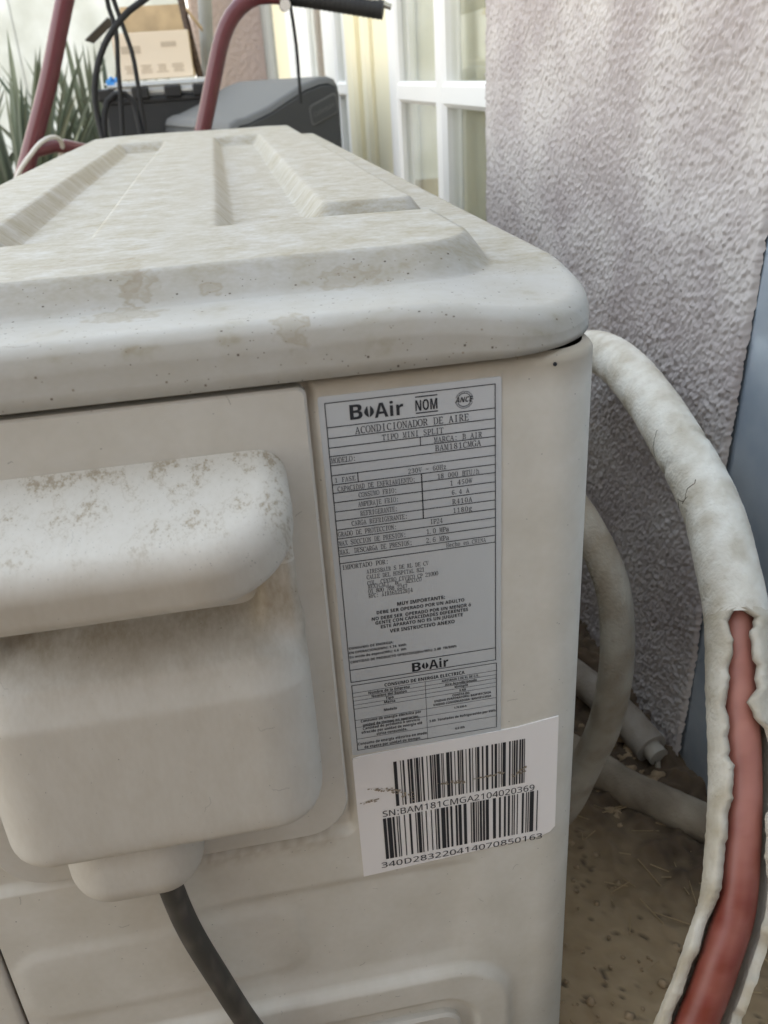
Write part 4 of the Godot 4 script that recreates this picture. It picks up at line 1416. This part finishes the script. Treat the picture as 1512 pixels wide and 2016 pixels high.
	var c := part("white_cord", tube_pts([Vector3(-0.56, -0.12, -1.42), Vector3(-0.528, -0.05, -1.415), Vector3(-0.504, -0.013, -1.415), Vector3(-0.476, 0.015, -1.415), Vector3(-0.455, 0.032, -1.418), Vector3(-0.436, 0.037, -1.43), Vector3(-0.428, 0.025, -1.45), Vector3(-0.44, 0.0, -1.475), Vector3(-0.47, -0.04, -1.47)], 0.0042, 0.01, 10), M.cord)
	tag(c, "white cord looped over the maroon frame's lower crossbar", "cord")

func grey_box() -> void:
	var t := thing("storage_box", "dark grey plastic box with sloped lid and raised badge, before the glass doors", "box", Vector3(-0.03, GY, -2.0))
	# sloped side profile (x, y), extruded back
	var prof := [Vector2(-0.122, 0.012), Vector2(-0.116, 0.026), Vector2(-0.100, 0.034), Vector2(-0.080, 0.037), Vector2(-0.03, 0.055), Vector2(0.05, 0.094), Vector2(0.085, 0.104), Vector2(0.105, 0.105), Vector2(0.119, 0.099), Vector2(0.126, 0.086)]
	var turn := Basis(Vector3(1, 0, 0), Vector3(0, 1, 0), Vector3(0.30, 0, 1.0))   # the box stands askew: its length runs off to the left
	var z0 := -1.745
	var zs := axis_list([0.0, [-0.02, 0.004], [-0.53, 0.06], [-0.55, 0.004]])
	var v := PackedVector3Array()
	for z in zs:
		var e := minf(-z, z + 0.55)
		var k := 0.016 - sqrt(maxf(0.0, 0.000256 - pow(maxf(0.0, 0.016 - e), 2)))
		for q in prof:
			v.append(turn * Vector3(q.x + (0.01 - q.x) * k * 2.0, q.y - k * 0.9, z) + Vector3(0, 0, z0))
	part("sloped_lid", raw(v, grid_idx(prof.size(), zs.size(), true)), M.grey_lid, t)
	# walls under the lid
	var poly := PackedVector2Array()
	for q in prof: poly.append(q - Vector2(0, 0.0135))
	poly.append(Vector2(0.118, GY + 0.001)); poly.append(Vector2(-0.112, GY + 0.001))
	var body := part("box_body", plate(poly, -0.545, 0.001, 0.006), M.grey_plastic, t)
	body.transform = Transform3D(turn, body.position + Vector3(0, 0, z0))
	var back := part("box_back", ext(-0.11, 0.118, GY, 0.02, -0.552, -0.546, 0.002), M.grey_plastic, body)
	back.position = Vector3.ZERO
	# tilted badge on the near face, with its raised lettering
	var b := plate(rrect(-0.034, 0.034, -0.021, 0.021, [0.009, 0.009, 0.009, 0.009], 5), 0.0, 0.003, 0.001)
	var bd := part("badge", b, M.badge, t)
	var bs := Basis(Vector3(0.92, 0.39, 0).normalized(), Vector3(-0.09, 0.995, 0).normalized(), Vector3(0, 0, 1))
	var at := Vector3(0.0885, 0.040, -1.7442)
	bd.transform = Transform3D(bs, at - t.position)
	var rim := part("badge_field", plate(rrect(-0.030, 0.030, -0.017, 0.017, [0.007, 0.007, 0.007, 0.007], 5), 0.003, 0.0036, 0.0), M.grey_plastic, bd)
	rim.position = Vector3.ZERO
	var st := st_print()
	write(st, "Coleman", 1, -25.0, 25.0, -5.0, 10.5, 4.0)
	var pr := part("badge_letters", st.commit(), M.badge, bd)
	pr.position = Vector3.ZERO
	pr.scale = Vector3.ONE * 0.001

func crate() -> void:
	var t := thing("storage_crate", "black plastic crate with notched rim holding newspapers, at the yard's end", "crate", Vector3(-0.30, GY, -2.45))
	part("crate_wall", ext(-0.435, -0.145, GY, 0.085, -2.33, -2.30, 0.006), M.black_soft, t)
	part("crate_wall", ext(-0.435, -0.145, GY, 0.085, -2.68, -2.65, 0.006), M.black_soft, t)
	part("crate_wall", ext(-0.44, -0.41, GY, 0.085, -2.648, -2.332, 0.006), M.black_soft, t)
	part("crate_wall", ext(-0.17, -0.14, GY, 0.085, -2.648, -2.332, 0.006), M.black_soft, t)
	var k := 0
	for x in [-0.425, -0.335, -0.25, -0.175]:
		part("rim_lug", ext(x - 0.022, x + 0.022, 0.078, 0.108, -2.318, -2.288, 0.004), M.black, t)
		k += 1
	part("rim", ext(-0.438, -0.142, 0.068, 0.080, -2.312, -2.296, 0.003), M.black, t)
	var n := thing("newspapers", "stack of folded newspapers lying on top of the black crate", "newspapers", Vector3(-0.28, 0.09, -2.45))
	rng.seed = 9
	for i in 6:
		part("sheet", box_mesh(Vector3(-0.285 + rng.randf_range(-0.008, 0.008), 0.0885 + 0.006 * i, -2.47 + rng.randf_range(-0.01, 0.01)), Vector3(0.285, 0.0055, 0.34), 0.002, Basis(Vector3.UP, rng.randf_range(-0.04, 0.04))), M.newsprint if i % 2 == 0 else M.paper_old, n)
	var rag := st_new()
	for i in 5:
		add_box(rag, Vector3(-0.412 + 0.006 * i, 0.122 + 0.007 * sin(i * 2.0), -2.315 + 0.005 * cos(i * 3.0)), Vector3(0.014, 0.014, 0.008), 0.003, Basis(Vector3(0.3, 0.5, 1).normalized(), i * 0.9))
	tag(part("blue_plastic_scrap", done(rag), M.blue_rag), "small crumpled blue plastic scrap at the crate's left corner", "plastic scrap")

func carton() -> void:
	var t := thing("cardboard_box", "open cardboard box with a pale printed side standing on the newspapers", "box", Vector3(-0.29, 0.124, -2.5))
	part("printed_side", ext(-0.388, -0.190, 0.125, 0.236, -2.352, -2.347, 0.001), M.print_white, t)
	part("side", ext(-0.388, -0.190, 0.125, 0.236, -2.60, -2.595, 0.001), M.card, t)
	part("side", ext(-0.390, -0.385, 0.125, 0.236, -2.594, -2.353, 0.001), M.card, t)
	part("side", ext(-0.193, -0.188, 0.125, 0.236, -2.594, -2.353, 0.001), M.card, t)
	part("flap", box_mesh(Vector3(-0.285, 0.274, -2.62), Vector3(0.185, 0.088, 0.004), 0.001, Basis(Vector3.RIGHT, -0.35)), M.card, t)
	var fl := part("flap", box_mesh(Vector3(-0.425, 0.250, -2.46), Vector3(0.085, 0.004, 0.18), 0.001, Basis(Vector3(0, 0, 1), 0.62)), M.card_dark, t)
	fl.set_meta("label", "flap in dark grey seen from below")
	part("flap", box_mesh(Vector3(-0.168, 0.262, -2.46), Vector3(0.06, 0.004, 0.18), 0.001, Basis(Vector3(0, 0, 1), -0.95)), M.card, t)
	rng.seed = 15
	var st := st_new()
	for k in 16:
		var y := 0.141 + 0.0055 * (k % 4)
		var x := -0.37 + 0.042 * (k / 4)
		add_box(st, Vector3(x + 0.016, y, -2.3465), Vector3(rng.randf_range(0.018, 0.034), 0.0026, 0.001), 0.0)
	for q in [[-0.345, 0.196, 0.05, 0.018], [-0.245, 0.205, 0.04, 0.012]]:
		add_box(st, Vector3(q[0], q[1], -2.3465), Vector3(q[2], q[3], 0.001), 0.0)
	part("side_print", done(st), mat(0.50, 0.42, 0.33, 0.9), t).set_meta("kind", "stuff")
	var po := part("grey_post", tube_pts([Vector3(-0.17, GY, -2.72), Vector3(-0.150, 0.13, -2.64), Vector3(-0.134, 0.32, -2.60), Vector3(-0.115, 0.55, -2.57)], 0.020, 0.03, 16), M.post)
	tag(po, "weathered grey pole leaning behind the cardboard box", "pole")
	var wo := part("wooden_stick", tube_pts([Vector3(-0.07, GY, -2.40), Vector3(-0.176, 0.138, -2.40), Vector3(-0.192, 0.259, -2.45), Vector3(-0.198, 0.315, -2.48), Vector3(-0.215, 0.52, -2.56)], 0.010, 0.03, 10), M.wood)
	tag(wo, "dark brown wooden stick leaning against the cardboard box", "stick")

func leaf_mesh(base: Vector3, tip: Vector3, bend: Vector3, w: float, side: Vector3) -> ArrayMesh:
	var v := PackedVector3Array(); var col := PackedColorArray()
	var N := 8
	var g1 := Color(0.05, 0.085, 0.055).lerp(Color(0.13, 0.165, 0.09), rng.randf())
	var g2 := g1.lerp(Color(0.24, 0.24, 0.16), rng.randf_range(0.0, 0.6))
	for j in N + 1:
		var t := float(j) / N
		var c := base.lerp(tip, t) + bend * (4.0 * t * (1.0 - t)) 
		var ww := w * (0.75 + 0.6 * t) * pow(1.0 - t, 0.55) * 0.9
		var fold := Vector3(0, 0, -1) * ww * 0.5
		v.append_array([c - side * ww, c + fold, c + side * ww])
		var cc := g1.lerp(g2, t)
		col.append_array([cc, cc.lightened(0.08), cc])
	return raw(v, grid_idx(3, N + 1), PackedVector2Array(), col)

func plants() -> void:
	rng.seed = 404
	var spots := [[Vector3(-0.80, GY, -2.75), 95, "spiky yucca clump with long sword leaves, nearest the maroon frame's left tube"], [Vector3(-0.56, GY, -3.0), 85, "spiky yucca clump with upright leaves between maroon tube and black crate"], [Vector3(-1.12, GY, -3.1), 60, "spiky yucca clump with drooping leaves at the far left by the white wall"]]
	for s in spots:
		var p := thing("yucca_plant", s[2], "plant", s[0], "spiky plants before the white wall")
		for k in s[1]:
			var a := rng.randf_range(0, TAU)
			var lean := rng.randf_range(0.02, 0.34)
			var h := rng.randf_range(0.52, 0.86) * (1.0 - lean * 0.35)
			var b: Vector3 = s[0] + Vector3(cos(a), 0, sin(a)) * rng.randf_range(0.0, 0.07)
			var tip := b + Vector3(cos(a) * lean, h, sin(a) * lean * 0.7)
			var sd := Vector3(rng.randf_range(0.7, 1.0), 0, rng.randf_range(-0.6, 0.6)).normalized()
			part("leaf", leaf_mesh(b, tip, Vector3(-cos(a) * lean * 0.14, 0.02, 0), rng.randf_range(0.011, 0.021), sd), M.leaf, p)

# ---------------------------------------------------------------- scene
func _ready() -> void:
	var cam := Camera3D.new()
	cam.name = "camera"
	cam.fov = 60.82
	cam.near = 0.02
	cam.far = 300.0
	var at := CameraAttributesPhysical.new()
	at.frustum_focal_length = 20.444
	at.frustum_focus_distance = 0.48
	at.exposure_aperture = 10.0
	at.frustum_near = 0.02
	at.frustum_far = 300.0
	cam.attributes = at
	cam.rotation_order = EULER_ORDER_YXZ
	cam.position = Vector3(-0.1455, 0.1085, 0.3490)
	cam.rotation = Vector3(deg_to_rad(-26.803), deg_to_rad(-8.372), deg_to_rad(-3.790))
	add_child(cam)
	cam.make_current()
	var sky := ProceduralSkyMaterial.new()
	sky.sky_top_color = Color(0.68, 0.72, 0.765)
	sky.sky_horizon_color = Color(0.90, 0.88, 0.84)
	sky.sky_curve = 0.25
	sky.ground_bottom_color = Color(0.45, 0.41, 0.36)
	sky.ground_horizon_color = Color(0.70, 0.68, 0.64)
	sky.sky_energy_multiplier = 1.0
	var env := Environment.new()
	env.background_mode = Environment.BG_SKY
	env.sky = Sky.new()
	env.sky.sky_material = sky
	env.tonemap_mode = Environment.TONE_MAPPER_LINEAR
	env.tonemap_exposure = 4.3
	env.sdfgi_enabled = true
	env.ssao_enabled = true
	env.ssil_enabled = true
	var we := WorldEnvironment.new()
	we.name = "world_environment"
	we.environment = env
	add_child(we)
	var sun := DirectionalLight3D.new()
	sun.name = "sun"
	sun.light_energy = 1.6
	sun.light_color = Color(1.0, 0.95, 0.86)
	sun.light_angular_distance = 0.5
	sun.shadow_enabled = true
	# behind the house, so that the unit stands in the house's shade
	sun.look_at_from_position(Vector3(3.0, 2.9, 0.6), Vector3.ZERO)
	add_child(sun)
	materials()
	M.crack = mat(0.17, 0.145, 0.105, 0.95)
	M.paper_old = mat(0.62, 0.62, 0.60, 0.9)
	M.card_dark = mat(0.07, 0.068, 0.066, 0.9)
	ground()
	house()
	far_wall()
	condenser()
	power_cable()
	torn_pipe()
	pipes()
	litter()
	walker()
	grey_box()
	crate()
	carton()
	plants()
